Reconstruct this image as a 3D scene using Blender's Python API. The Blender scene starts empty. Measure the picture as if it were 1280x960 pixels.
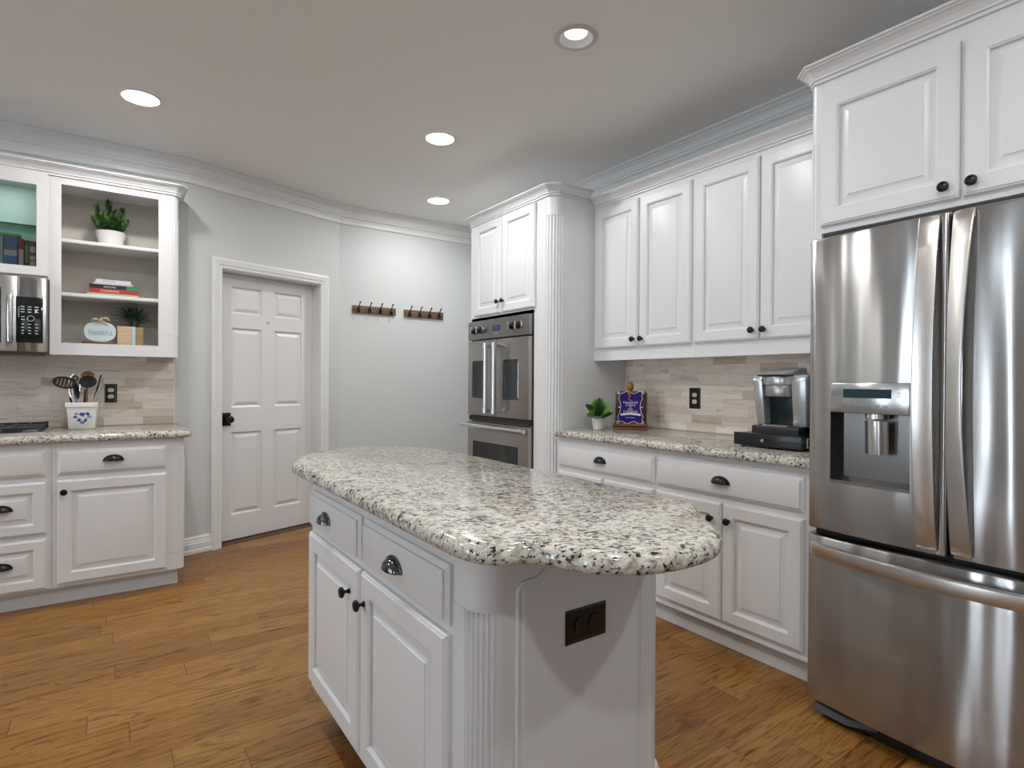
import bpy, bmesh, math, random
from math import sin, cos, pi, radians, sqrt
from mathutils import Vector, Matrix, noise
random.seed(4)
S = bpy.context.scene
COL = S.collection
# ------------------------------------------------------------------ camera, light, exposure
CAM_Z = 1.21
def make_camera():
    F = 713.38
    yaw, p, r = radians(35.056), radians(0.2847), radians(0.3433)
    def w2c(X, Y, Z):
        x = cos(yaw)*X - sin(yaw)*Y; y = -Z; z = sin(yaw)*X + cos(yaw)*Y
        y, z = cos(p)*y - sin(p)*z, sin(p)*y + cos(p)*z
        x, y = cos(r)*x - sin(r)*y, sin(r)*x + cos(r)*y
        return (x, y, z)
    cols = [w2c(1, 0, 0), w2c(0, 1, 0), w2c(0, 0, 1)]
    R = Matrix(((cols[0][0], -cols[0][1], -cols[0][2]),
                (cols[1][0], -cols[1][1], -cols[1][2]),
                (cols[2][0], -cols[2][1], -cols[2][2])))
    cd = bpy.data.cameras.new('camera'); c = bpy.data.objects.new('camera', cd); COL.objects.link(c)
    cd.sensor_width = 36; cd.lens = F/1280*36; cd.clip_start = 0.02
    c.matrix_world = Matrix.Translation((0, 0, CAM_Z)) @ R.to_4x4()
    S.camera = c
make_camera()
EXPOSURE = 0.26
LAMP_W = 9.3          # watts of each recessed ceiling lamp
DAY_W = 42.0           # watts of daylight through each invented west window
DAY_S = 1.5            # and through each invented south window
DAY_COL = (0.80, 0.90, 1.0)
LAMP_COL = (1.0, 0.975, 0.945)
S.view_settings.view_transform = 'Standard'
S.view_settings.look = 'None'
S.view_settings.gamma = 1
S.view_settings.use_curve_mapping = False
S.view_settings.exposure = EXPOSURE
S.cycles.use_denoising = True
S.cycles.max_bounces = 10
S.cycles.diffuse_bounces = 6
S.cycles.glossy_bounces = 5
S.cycles.sample_clamp_indirect = 6
W = bpy.data.worlds.new('world'); S.world = W; W.use_nodes = True
W.node_tree.nodes['Background'].inputs[0].default_value = (0.75, 0.87, 1.0, 1)
W.node_tree.nodes['Background'].inputs[1].default_value = 1.0
def area(name, loc, rot, sx, sy, power, col, shape='RECTANGLE'):
    l = bpy.data.lights.new(name, 'AREA'); l.shape = shape; l.size = sx; l.size_y = sy
    l.energy = power; l.color = col
    o = bpy.data.objects.new(name, l); o.location = loc; o.rotation_euler = rot
    COL.objects.link(o); return o
# area lamps added as daylight in invented, unseen window openings of the two far walls behind the photographer
WEST_Y = (-1.2, 1.6, 3.2)
for y in WEST_Y:
    area('window_daylight', (-4.28, y, 1.3), (0, radians(-90), 0), 2.0, 0.17, DAY_W, DAY_COL)
for x in (-2.2, 0.9):
    area('window_daylight', (x, -4.08, 1.5), (radians(90), 0, 0), 1.5, 1.7, DAY_S, DAY_COL)

# ------------------------------------------------------------------ room measures (metres)
CEIL = 2.70
WL = 4.478       # wall behind the left cabinets (Y)
WR = 2.92        # wall behind the right cabinets (X)
WH = 4.868       # hook wall (Y)
XC1, XC2 = 0.428, 1.599   # corners of the angled door wall
# ------------------------------------------------------------------ materials
def nmat(name):
    m = bpy.data.materials.new(name); m.use_nodes = True
    nt = m.node_tree; return m, nt, nt.nodes['Principled BSDF']
def mat(name, col, rough=0.5, metal=0.0, spec=0.5, bump=0.0, bscale=40.0, emit=0.0, coat=0.0, vary=0.0):
    m, nt, b = nmat(name)
    b.inputs['Base Color'].default_value = (*col, 1)
    b.inputs['Roughness'].default_value = rough
    b.inputs['Metallic'].default_value = metal
    b.inputs['Specular IOR Level'].default_value = spec
    b.inputs['Coat Weight'].default_value = coat
    if emit:
        b.inputs['Emission Color'].default_value = (*col, 1); b.inputs['Emission Strength'].default_value = emit
    tc = nt.nodes.new('ShaderNodeTexCoord')
    n = nt.nodes.new('ShaderNodeTexNoise'); n.inputs['Scale'].default_value = bscale; n.inputs['Detail'].default_value = 4
    nt.links.new(tc.outputs['Object'], n.inputs['Vector'])
    if bump:
        bp = nt.nodes.new('ShaderNodeBump'); bp.inputs['Strength'].default_value = bump; bp.inputs['Distance'].default_value = 0.004
        nt.links.new(n.outputs['Fac'], bp.inputs['Height']); nt.links.new(bp.outputs['Normal'], b.inputs['Normal'])
    if vary:
        hs = nt.nodes.new('ShaderNodeMix'); hs.data_type = 'RGBA'; hs.blend_type = 'MULTIPLY'
        hs.inputs['Factor'].default_value = vary
        hs.inputs['A'].default_value = (*col, 1)
        nt.links.new(n.outputs['Color'], hs.inputs['B']); nt.links.new(hs.outputs['Result'], b.inputs['Base Color'])
    return m
class G:
    """small node-graph helper"""
    def __init__(s, nt): s.nt = nt
    def n(s, t, **k):
        x = s.nt.nodes.new(t)
        for a, b in k.items(): setattr(x, a, b)
        return x
    def l(s, a, b): s.nt.links.new(a, b)
    def m(s, op, a, b=None, c=None):
        x = s.n('ShaderNodeMath', operation=op)
        for i, v in enumerate((a, b, c)):
            if v is None: continue
            if isinstance(v, (int, float)): x.inputs[i].default_value = v
            else: s.l(v, x.inputs[i])
        return x.outputs[0]
    def ramp(s, fac, stops, interp='LINEAR'):
        r = s.n('ShaderNodeValToRGB'); r.color_ramp.interpolation = interp
        e = r.color_ramp.elements
        while len(e) < len(stops): e.new(0.5)
        for q, (p, c) in zip(e, stops): q.position = p; q.color = (*c, 1) if len(c) == 3 else c
        s.l(fac, r.inputs[0]); return r.outputs[0]
    def mix(s, fac, a, b, blend='MIX'):
        x = s.n('ShaderNodeMix', data_type='RGBA', blend_type=blend)
        for k, v in (('Factor', fac), ('A', a), ('B', b)):
            i = [q for q in x.inputs if q.name == k and (k == 'Factor' and q.type == 'VALUE' or q.type == 'RGBA')][0]
            if isinstance(v, (int, float)): i.default_value = v
            elif isinstance(v, tuple): i.default_value = (*v, 1)
            else: s.l(v, i)
        return [o for o in x.outputs if o.type == 'RGBA'][0]
    def noise(s, vec, scale, detail=4, rough=0.55, dist=0.0):
        x = s.n('ShaderNodeTexNoise'); x.inputs['Scale'].default_value = scale; x.inputs['Detail'].default_value = detail
        x.inputs['Roughness'].default_value = rough; x.inputs['Distortion'].default_value = dist
        s.l(vec, x.inputs['Vector']); return x.outputs['Fac']
    def white(s, vec):
        x = s.n('ShaderNodeTexWhiteNoise', noise_dimensions='3D'); s.l(vec, x.inputs['Vector']); return x
    def comb(s, x, y, z):
        c = s.n('ShaderNodeCombineXYZ')
        for i, v in enumerate((x, y, z)):
            if isinstance(v, (int, float)): c.inputs[i].default_value = v
            else: s.l(v, c.inputs[i])
        return c.outputs[0]
    def sep(s, v):
        c = s.n('ShaderNodeSeparateXYZ'); s.l(v, c.inputs[0]); return c.outputs
    def vmul(s, v, k):
        c = s.n('ShaderNodeVectorMath', operation='MULTIPLY'); s.l(v, c.inputs[0]); c.inputs[1].default_value = k; return c.outputs[0]
    def vadd(s, a, b):
        c = s.n('ShaderNodeVectorMath', operation='ADD'); s.l(a, c.inputs[0]); s.l(b, c.inputs[1]); return c.outputs[0]
    def bump(s, h, b, strength=0.2, dist=0.003):
        x = s.n('ShaderNodeBump'); x.inputs['Strength'].default_value = strength; x.inputs['Distance'].default_value = dist
        s.l(h, x.inputs['Height']); s.l(x.outputs[0], b.inputs['Normal'])

def mat_floor():
    m, nt, b = nmat('oak_floor'); g = G(nt)
    geo = g.n('ShaderNodeNewGeometry'); x, y, z = g.sep(geo.outputs['Position'])
    PW, PL = 0.127, 1.15
    ry = g.m('DIVIDE', y, PW); row = g.m('FLOOR', ry)
    off = g.white(g.comb(row, 7.3, 1.1)).outputs['Value']
    rx = g.m('ADD', g.m('DIVIDE', x, PL), g.m('MULTIPLY', off, 9.7)); colm = g.m('FLOOR', rx)
    wn = g.white(g.comb(row, colm, 3.3)); rnd = wn.outputs['Value']
    fy = g.m('FRACT', ry); fx = g.m('FRACT', rx)
    gv = g.comb(g.m('ADD', x, g.m('MULTIPLY', rnd, 37.0)), g.m('ADD', y, g.m('MULTIPLY', rnd, 11.0)), 0.0)
    v1 = g.vmul(gv, (1.5, 13.0, 1))
    # cathedral grain: contour rings of a stretched noise
    n1 = g.noise(v1, 0.9, 3, 0.5, 0.6)
    rings = g.m('ABSOLUTE', g.m('SUBTRACT', g.m('FRACT', g.m('MULTIPLY', n1, 9.0)), 0.5))
    n2 = g.noise(g.vmul(gv, (4.5, 125.0, 1)), 1.0, 5, 0.65)
    n3 = g.noise(g.vmul(gv, (4.2, 78.0, 1)), 1.0, 4, 0.65, 0.6)
    base = g.ramp(rnd, [(0.0, (0.205, 0.088, 0.018)), (0.35, (0.25, 0.116, 0.026)), (0.7, (0.29, 0.142, 0.034)), (1.0, (0.335, 0.172, 0.046))])
    fine = g.ramp(n2, [(0.32, (0.50, 0.44, 0.38)), (0.50, (1, 1, 1))])
    c = g.mix(0.85, base, fine, 'MULTIPLY')
    rr = g.ramp(rings, [(0.0, (0.45, 0.36, 0.28)), (0.14, (1, 1, 1))])
    c = g.mix(0.75, c, rr, 'MULTIPLY')
    dk = g.ramp(n3, [(0.56, (1, 1, 1)), (0.66, (0.30, 0.23, 0.18))])
    c = g.mix(0.9, c, dk, 'MULTIPLY')
    ey = g.m('MINIMUM', fy, g.m('SUBTRACT', 1.0, fy)); ex = g.m('MINIMUM', fx, g.m('SUBTRACT', 1.0, fx))
    seam = g.m('MAXIMUM', g.m('LESS_THAN', ey, 0.009), g.m('LESS_THAN', ex, 0.0016))
    c = g.mix(g.m('MULTIPLY', seam, 0.6), c, (0.05, 0.024, 0.01))
    g.l(c, b.inputs['Base Color'])
    b.inputs['Roughness'].default_value = 0.36; b.inputs['Specular IOR Level'].default_value = 0.30
    g.bump(g.m('SUBTRACT', g.m('MULTIPLY', n2, 0.35), seam), b, 0.25, 0.0015)
    return m
def mat_granite():
    m, nt, b = nmat('granite'); g = G(nt)
    geo = g.n('ShaderNodeNewGeometry'); P = geo.outputs['Position']
    ca, sa = cos(radians(35)), sin(radians(35))
    x, y, z = g.sep(P)
    # slight flow of the stone along one direction
    u = g.m('ADD', g.m('MULTIPLY', x, ca), g.m('MULTIPLY', y, -sa)); v = g.m('ADD', g.m('MULTIPLY', x, sa), g.m('MULTIPLY', y, ca))
    Q = g.comb(g.m('MULTIPLY', u, 0.75), v, z)
    wob = g.n('ShaderNodeTexNoise'); wob.inputs['Scale'].default_value = 30; wob.inputs['Detail'].default_value = 3; g.l(Q, wob.inputs['Vector'])
    Qw = g.vadd(Q, g.vmul(wob.outputs['Color'], (0.02, 0.02, 0.02)))
    nA = g.noise(Qw, 62, 4, 0.6); nB = g.noise(Qw, 120, 4, 0.6); nC = g.noise(Qw, 210, 3, 0.6); nD = g.noise(Q, 6, 3, 0.5)
    vor = g.n('ShaderNodeTexVoronoi'); vor.inputs['Scale'].default_value = 130; g.l(Qw, vor.inputs['Vector'])
    c = g.ramp(nA, [(0.32, (0.26, 0.245, 0.215)), (0.42, (0.46, 0.44, 0.385)), (0.50, (0.62, 0.60, 0.535)), (0.64, (0.72, 0.71, 0.665))])
    cell = g.ramp(vor.outputs['Color'], [(0.0, (0.74, 0.73, 0.70)), (1.0, (1, 1, 1))])
    c = g.mix(0.7, c, cell, 'MULTIPLY')
    warm = g.ramp(nD, [(0.66, (0, 0, 0)), (0.76, (1, 1, 1))])
    c = g.mix(g.m('MULTIPLY', warm, 0.3), c, (0.42, 0.29, 0.14))
    clus = g.ramp(g.noise(Q, 16, 3, 0.6), [(0.36, (0.0, 0.0, 0.0)), (0.66, (0.11, 0.11, 0.11))])
    nB2 = g.m('ADD', nB, clus)
    grey = g.ramp(nB2, [(0.575, (0, 0, 0)), (0.64, (1, 1, 1))])
    c = g.mix(g.m('MULTIPLY', grey, 0.75), c, (0.15, 0.13, 0.11))
    dark = g.ramp(nB2, [(0.625, (0, 0, 0)), (0.66, (1, 1, 1))])
    c = g.mix(dark, c, (0.020, 0.018, 0.016))
    fl = g.ramp(nC, [(0.61, (0, 0, 0)), (0.66, (1, 1, 1))])
    c = g.mix(g.m('MULTIPLY', fl, 0.75), c, (0.07, 0.06, 0.05))
    g.l(c, b.inputs['Base Color'])
    b.inputs['Roughness'].default_value = 0.13; b.inputs['Specular IOR Level'].default_value = 0.5
    return m
def mat_tile(name, axis):
    m, nt, b = nmat(name); g = G(nt)
    geo = g.n('ShaderNodeNewGeometry'); x, y, z = g.sep(geo.outputs['Position'])
    a = x if axis == 'X' else y
    RH, TL = 0.0505, 0.21
    rz = g.m('DIVIDE', g.m('SUBTRACT', z, 0.912), RH); row = g.m('FLOOR', rz)
    o = g.white(g.comb(row, 2.2, 5.5)).outputs['Value']
    ra = g.m('ADD', g.m('DIVIDE', a, TL), g.m('MULTIPLY', o, 5.3)); cm = g.m('FLOOR', ra)
    rn = g.white(g.comb(row, cm, 8.8)).outputs['Value']
    fz = g.m('FRACT', rz); fa = g.m('FRACT', ra)
    base = g.ramp(rn, [(0.0, (0.52, 0.44, 0.345)), (0.08, (0.70, 0.60, 0.51)), (0.5, (0.80, 0.71, 0.625)), (0.88, (0.84, 0.775, 0.70)), (1.0, (0.70, 0.62, 0.545))])
    pv = g.comb(g.m('ADD', g.m('MULTIPLY', a, 5.0), g.m('MULTIPLY', rn, 31.0)), g.m('MULTIPLY', z, 42.0), g.m('MULTIPLY', rn, 17.0))
    vein = g.noise(pv, 1.0, 5, 0.6, 0.7)
    vc = g.ramp(vein, [(0.33, (0.58, 0.55, 0.52)), (0.48, (1, 1, 1)), (0.62, (1.0, 0.98, 0.95)), (0.74, (0.72, 0.67, 0.60))])
    c = g.mix(0.62, base, vc, 'MULTIPLY')
    ez = g.m('MINIMUM', fz, g.m('SUBTRACT', 1.0, fz)); ea = g.m('MINIMUM', fa, g.m('SUBTRACT', 1.0, fa))
    seam = g.m('MAXIMUM', g.m('LESS_THAN', ez, 0.02), g.m('LESS_THAN', ea, 0.005))
    c = g.mix(g.m('MULTIPLY', seam, 0.45), c, (0.42, 0.37, 0.31))
    g.l(c, b.inputs['Base Color']); b.inputs['Roughness'].default_value = 0.35
    g.bump(g.m('ADD', g.m('MULTIPLY', rn, 0.5), g.m('SUBTRACT', 0.0, seam)), b, 0.3, 0.002)
    return m
def mat_steel(name, col=(0.56, 0.54, 0.52), rough=0.26, aniso=0.75, wav=0.0):
    m, nt, b = nmat(name); g = G(nt)
    b.inputs['Metallic'].default_value = 1
    b.inputs['Anisotropic'].default_value = aniso
    b.inputs['Anisotropic Rotation'].default_value = 0.25
    tan = g.n('ShaderNodeTangent'); tan.direction_type = 'RADIAL'; tan.axis = 'Z'
    g.l(tan.outputs[0], b.inputs['Tangent'])
    geo = g.n('ShaderNodeNewGeometry')
    n = g.noise(g.vmul(geo.outputs['Position'], (300, 300, 3)), 1.0, 3)
    c = g.mix(n, tuple(v*0.99 for v in col), tuple(min(1, v*1.01) for v in col)); g.l(c, b.inputs['Base Color'])
    g.l(g.ramp(n, [(0, (rough*0.97,)*3), (1, (rough*1.03,)*3)]), b.inputs['Roughness'])
    if wav:
        w = g.noise(g.vmul(geo.outputs['Position'], (3.0, 6.5, 0.55)), 1.6, 1, 0.3)
        g.bump(w, b, wav, 0.02)
    return m
def mat_glass(name, tint=(0.90, 0.97, 0.955)):
    m = bpy.data.materials.new(name); m.use_nodes = True; nt = m.node_tree; nt.nodes.clear(); g = G(nt)
    out = g.n('ShaderNodeOutputMaterial'); mx = g.n('ShaderNodeMixShader'); t = g.n('ShaderNodeBsdfTransparent'); gl = g.n('ShaderNodeBsdfGlossy')
    t.inputs[0].default_value = (*tint, 1); gl.inputs['Roughness'].default_value = 0.02
    fr = g.n('ShaderNodeFresnel'); fr.inputs[0].default_value = 1.5
    g.l(fr.outputs[0], mx.inputs[0]); g.l(t.outputs[0], mx.inputs[1]); g.l(gl.outputs[0], mx.inputs[2]); g.l(mx.outputs[0], out.inputs[0])
    return m
def mat_wood(name, c1, c2, rough=0.45, scale=1.0, axis=(1, 1, 14)):
    m, nt, b = nmat(name); g = G(nt)
    tc = g.n('ShaderNodeTexCoord')
    n = g.noise(g.vmul(tc.outputs['Object'], axis), 8*scale, 4, 0.6, 0.4)
    g.l(g.ramp(n, [(0.3, c1), (0.7, c2)]), b.inputs['Base Color']); b.inputs['Roughness'].default_value = rough
    return m
M = {}
M['white'] = mat('white_cabinet_paint', (0.70, 0.71, 0.725), 0.32, spec=0.45)
M['trim'] = mat('white_trim_paint', (0.72, 0.735, 0.74), 0.35)
M['wall'] = mat('grey_wall_paint', (0.555, 0.585, 0.59), 0.55, bump=0.12, bscale=160)
M['ceil'] = mat('ceiling_paint', (0.80, 0.80, 0.79), 0.9, bump=0.15, bscale=220)
M['inside'] = mat('beige_cabinet_interior', (0.56, 0.53, 0.475), 0.55)
M['teal'] = mat('pale_green_cabinet_interior', (0.62, 0.73, 0.69), 0.5)
M['floor'] = mat_floor(); M['granite'] = mat_granite()
M['tileX'] = mat_tile('marble_strip_tile_cooktop', 'X'); M['tileY'] = mat_tile('marble_strip_tile_coffee', 'Y')
M['steel'] = mat_steel('brushed_stainless', (0.45, 0.45, 0.45), 0.25, 0.97, wav=0.36)
M['handle'] = mat_steel('satin_handle_steel', (0.66, 0.64, 0.62), 0.30, 0.4)
M['oven'] = mat_steel('oven_stainless', (0.38, 0.36, 0.34), 0.28, 0.5)
M['panelgrey'] = mat_steel('oven_panel_grey_steel', (0.27, 0.265, 0.265), 0.36, 0.3)
M['chrome'] = mat('polished_chrome', (0.68, 0.68, 0.68), 0.2, 1.0)
M['black'] = mat('black_hardware', (0.018, 0.017, 0.018), 0.28, 0.6, bump=0.05, bscale=60)
M['pewter'] = mat('dark_polished_pull', (0.13, 0.14, 0.155), 0.16, 1.0)
M['blackpl'] = mat('black_plastic', (0.010, 0.011, 0.013), 0.25)
M['blackmat'] = mat('matte_black', (0.012, 0.012, 0.013), 0.6)
M['bronze'] = mat('bronze_outlet_plate', (0.007, 0.005, 0.0045), 0.3, 0.0)
M['iron'] = mat('cast_iron', (0.02, 0.02, 0.021), 0.5, bump=0.2, bscale=150)
M['dglass'] = mat('black_oven_glass', (0.008, 0.012, 0.013), 0.06, spec=0.6)
M['cream'] = mat('cream_receptacle', (0.66, 0.62, 0.47), 0.35)
M['crock'] = mat('white_glazed_ceramic', (0.74, 0.735, 0.70), 0.18, coat=0.3)
M['blue'] = mat('cobalt_glaze', (0.04, 0.08, 0.33), 0.25)
M['lblue'] = mat('pale_cobalt_glaze', (0.25, 0.32, 0.60), 0.25)
M['glass'] = mat_glass('cabinet_glass'); M['glassshelf'] = mat_glass('green_glass_shelf', (0.72, 0.9, 0.86)); M['clear'] = mat_glass('clear_acrylic', (0.9, 0.93, 0.93))
M['shelfglass'] = mat('green_glass_shelf_edge', (0.02, 0.13, 0.12), 0.1)
M['lens'] = mat('lamp_lens', (1, 0.98, 0.95), 0.5, emit=16.0)
M['lensdim'] = mat('recessed_lamp_lens', (1, 0.99, 0.98), 0.5, emit=0.95)
M['canring'] = mat('lamp_trim_ring', (0.55, 0.54, 0.52), 0.5)
M['leaf'] = mat('dark_green_leaf', (0.022, 0.085, 0.022), 0.4, vary=0.3, bscale=25)
M['leaf2'] = mat('bright_green_leaf', (0.10, 0.26, 0.035), 0.35, vary=0.25, bscale=25)
M['leaf3'] = mat('blue_green_spiky_leaf', (0.018, 0.068, 0.035), 0.4, vary=0.3, bscale=25)
M['soil'] = mat('potting_soil', (0.03, 0.02, 0.012), 0.9)
M['pot'] = mat('matte_white_pot', (0.62, 0.60, 0.565), 0.55)
M['potw'] = mat('white_shelf_pot', (0.74, 0.73, 0.71), 0.5)
M['railwood'] = mat_wood('weathered_wood', (0.085, 0.045, 0.028), (0.16, 0.095, 0.06), 0.6)
M['crate'] = mat_wood('light_crate_wood', (0.42, 0.28, 0.15), (0.62, 0.45, 0.28), 0.6)
M['cratedk'] = mat_wood('golden_crate_wood', (0.26, 0.16, 0.06), (0.40, 0.27, 0.12), 0.6)
M['crateblue'] = mat('pale_blue_painted_wood', (0.42, 0.58, 0.66), 0.6)
M['cherry'] = mat_wood('cherry_wood', (0.11, 0.035, 0.012), (0.24, 0.085, 0.03), 0.35, axis=(1, 1, 5))
M['turned'] = mat_wood('honey_wood', (0.20, 0.075, 0.02), (0.36, 0.16, 0.05), 0.3)
M['woodspoon'] = mat_wood('spoon_wood', (0.20, 0.11, 0.05), (0.30, 0.18, 0.09), 0.5)
M['royal'] = mat('royal_blue_cover', (0.020, 0.010, 0.16), 0.5, spec=0.15, vary=0.2, bscale=12)
M['maroon'] = mat('dark_maroon_cover', (0.028, 0.008, 0.014), 0.35)
M['pink'] = mat('pale_pink_print', (0.72, 0.62, 0.66), 0.5)
M['paper'] = mat('page_paper', (0.72, 0.68, 0.58), 0.7)
M['sagesign'] = mat('pale_blue_sign_paint', (0.52, 0.64, 0.66), 0.5)
M['signtext'] = mat('grey_blue_sign_lettering', (0.20, 0.27, 0.33), 0.6)
M['raffia'] = mat('raffia_bow', (0.47, 0.37, 0.26), 0.8)
M['silver'] = mat('silver_plastic', (0.36, 0.37, 0.38), 0.3, 0.75)
M['silverl'] = mat('light_silver_plastic', (0.50, 0.53, 0.55), 0.26, 0.7)
M['tank'] = mat('dark_teal_gloss', (0.004, 0.014, 0.019), 0.3, spec=0.3)
M['ctrl'] = mat_steel('dispenser_panel_silver', (0.60, 0.63, 0.64), 0.2, 0.2)
M['lcd'] = mat('dispenser_display', (0.02, 0.045, 0.055), 0.1)
M['mark'] = mat('grey_printed_mark', (0.16, 0.19, 0.21), 0.5)
M['mwmark'] = mat('pale_keypad_print', (0.62, 0.70, 0.72), 0.5)
M['ledblue'] = mat('oven_clock_display', (0.05, 0.06, 0.55), 0.2, emit=0.6)
M['recess'] = mat_steel('dispenser_recess_steel', (0.20, 0.195, 0.19), 0.33, 0.3)
M['darkgap'] = mat('door_gasket', (0.006, 0.006, 0.006), 0.6)
M['gasket'] = M['darkgap']
M['fridgeside'] = mat('grey_fridge_side', (0.10, 0.10, 0.10), 0.4)
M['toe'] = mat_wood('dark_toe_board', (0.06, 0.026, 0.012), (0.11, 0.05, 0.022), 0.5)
M['plate'] = mat('grey_kick_plate', (0.11, 0.14, 0.15), 0.35)
def bookmat(n, c): return mat(n, c, 0.45, vary=0.25, bscale=60)
# ------------------------------------------------------------------ mesh helpers
class MB:
    def __init__(s): s.v = []; s.f = []
    def add(s, vs, fs):
        o = len(s.v); s.v += [tuple(p) for p in vs]; s.f += [[i+o for i in f] for f in fs]; return s
    def box(s, x0, x1, y0, y1, z0, z1):
        return s.add([(x, y, z) for z in (z0, z1) for y in (y0, y1) for x in (x0, x1)],
                     [(0, 2, 3, 1), (4, 5, 7, 6), (0, 1, 5, 4), (2, 6, 7, 3), (0, 4, 6, 2), (1, 3, 7, 5)])
    def fbox(s, fr, a0, a1, b0, b1, d0, d1):
        return s.add([fr.P(a, b, d) for d in (d0, d1) for b in (b0, b1) for a in (a0, a1)],
                     [(0, 2, 3, 1), (4, 5, 7, 6), (0, 1, 5, 4), (2, 6, 7, 3), (0, 4, 6, 2), (1, 3, 7, 5)])
    def loft(s, rings, closed=True, caps=True):
        n = len(rings[0]); fs = []
        for k in range(len(rings)-1):
            for i in range(n if closed else n-1):
                j = (i+1) % n; fs.append((k*n+i, k*n+j, (k+1)*n+j, (k+1)*n+i))
        if caps:
            fs.append(tuple(range(n))[::-1]); fs.append(tuple((len(rings)-1)*n+i for i in range(n)))
        return s.add([p for r in rings for p in r], fs)
    def prism(s, pts, z0, z1): return s.loft([[(x, y, z0) for x, y in pts], [(x, y, z1) for x, y in pts]])
    def fprism(s, fr, pts, d0, d1): return s.loft([[fr.P(a, b, d0) for a, b in pts], [fr.P(a, b, d1) for a, b in pts]])
    def tube(s, path, r, seg=8, caps=True):
        path = [Vector(p) for p in path]; rs = r if isinstance(r, (list, tuple)) else [r]*len(path); rings = []; up = None
        for i, p in enumerate(path):
            t = (path[min(i+1, len(path)-1)] - path[max(i-1, 0)]).normalized()
            if up is None: up = Vector((0, 0, 1)) if abs(t.z) < 0.9 else Vector((1, 0, 0))
            a = t.cross(up).normalized(); up = a.cross(t).normalized()
            rings.append([p + (a*cos(2*pi*k/seg) + up*sin(2*pi*k/seg))*rs[i] for k in range(seg)])
        return s.loft(rings, True, caps)
    def lathe(s, prof, o, ax=(0, 0, 1), seg=24, ring=False):
        if ring: prof = list(prof)+[prof[0]]
        ax = Vector(ax).normalized(); o = Vector(o)
        u = ax.cross(Vector((0, 0, 1)) if abs(ax.z) < 0.9 else Vector((1, 0, 0))).normalized(); w = ax.cross(u)
        return s.loft([[o + ax*h + (u*cos(2*pi*k/seg) + w*sin(2*pi*k/seg))*max(r, 1e-5) for k in range(seg)] for r, h in prof], True, not ring)
    def nested(s, fr, a0, a1, b0, b1, prof):
        return s.loft([[fr.P(a0+i, b0+i, d), fr.P(a1-i, b0+i, d), fr.P(a1-i, b1-i, d), fr.P(a0+i, b1-i, d)] for i, d in prof])
    def nestpoly(s, fr, pts, prof):
        return s.loft([[fr.P(a, b, d) for a, b in inset(pts, i)] for i, d in prof])
    def grid(s, fn, nu, nv, cl=False):
        vs = [fn(i/(nu-1), j/(nv-1)) for j in range(nv) for i in range(nu)]
        return s.add(vs, [(j*nu+i, j*nu+i+1, (j+1)*nu+i+1, (j+1)*nu+i) for j in range(nv-1) for i in range(nu-1)])
    def ball(s, c, rx, ry=None, rz=None, nu=14, nv=9):
        ry = ry or rx; rz = rz or rx
        return s.loft([[(c[0]+rx*sin(pi*max(.001, min(.999, j/(nv-1))))*cos(2*pi*i/nu), c[1]+ry*sin(pi*max(.001, min(.999, j/(nv-1))))*sin(2*pi*i/nu),
                         c[2]-rz*cos(pi*j/(nv-1))) for i in range(nu)] for j in range(nv)])
    def build(s, name, m, parent=None, bevel=0.0, bseg=2, smooth=35, solid=0.0):
        me = bpy.data.meshes.new(name)
        org = root_loc(parent)
        me.from_pydata([(x-org[0], y-org[1], z-org[2]) for x, y, z in s.v], [], s.f)
        bm = bmesh.new(); bm.from_mesh(me)
        bmesh.ops.remove_doubles(bm, verts=bm.verts, dist=1e-6)
        bmesh.ops.recalc_face_normals(bm, faces=bm.faces)
        if bevel:
            es = [e for e in bm.edges if len(e.link_faces) == 2 and e.calc_face_angle(0) > radians(30)]
            bmesh.ops.bevel(bm, geom=es, offset=bevel, segments=bseg, affect='EDGES', profile=0.5, clamp_overlap=True)
        if solid:
            bmesh.ops.solidify(bm, geom=bm.faces[:], thickness=solid)
        bm.to_mesh(me); bm.free()
        if smooth:
            for p in me.polygons: p.use_smooth = True
            me.set_sharp_from_angle(angle=radians(smooth))
        me.materials.append(m if not isinstance(m, str) else M[m])
        o = bpy.data.objects.new(name, me); COL.objects.link(o)
        if parent: o.parent = parent
        return o
def root_loc(o):
    if o is None: return Vector((0, 0, 0))
    while o.parent: o = o.parent
    return o.location
def inset(pts, d):
    """polygon offset inwards by d (pts counter-clockwise)"""
    n = len(pts); out = []
    for i in range(n):
        p0, p1, p2 = Vector(pts[i-1]), Vector(pts[i]), Vector(pts[(i+1) % n])
        e1 = (p1-p0).normalized(); e2 = (p2-p1).normalized()
        n1 = Vector((-e1.y, e1.x)); n2 = Vector((-e2.y, e2.x))
        b = n1+n2; k = b.dot(n1)
        q = p1 + b*(d/max(k, 0.35)); out.append((q.x, q.y))
    return out
class Fr:
    """face frame: a along, b up, d outwards"""
    def __init__(s, O, h, n): s.O = Vector(O); s.h = Vector(h).normalized(); s.n = Vector(n).normalized()
    def P(s, a, b, d): return s.O + s.h*a + Vector((0, 0, b)) + s.n*d
class FrZ:
    """plan frame: a = X, b = Y, d = Z"""
    def P(s, a, b, d): return Vector((a, b, d))
def merge(a, b):
    """print or glaze that belongs to the surface of a: same mesh, own material"""
    bm = bmesh.new(); bm.from_mesh(a.data); n0 = len(bm.faces); bm.from_mesh(b.data); bm.faces.ensure_lookup_table()
    a.data.materials.append(b.data.materials[0]); k_ = len(a.data.materials)-1
    for f in bm.faces[n0:]: f.material_index = k_
    bm.to_mesh(a.data); bm.free(); bpy.data.objects.remove(b)
def thing(name, label, cat, loc, group=None):
    o = bpy.data.objects.new(name, None); COL.objects.link(o); o.location = loc; o.empty_display_size = 0.1
    tag(o, label, cat, group); return o
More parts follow.
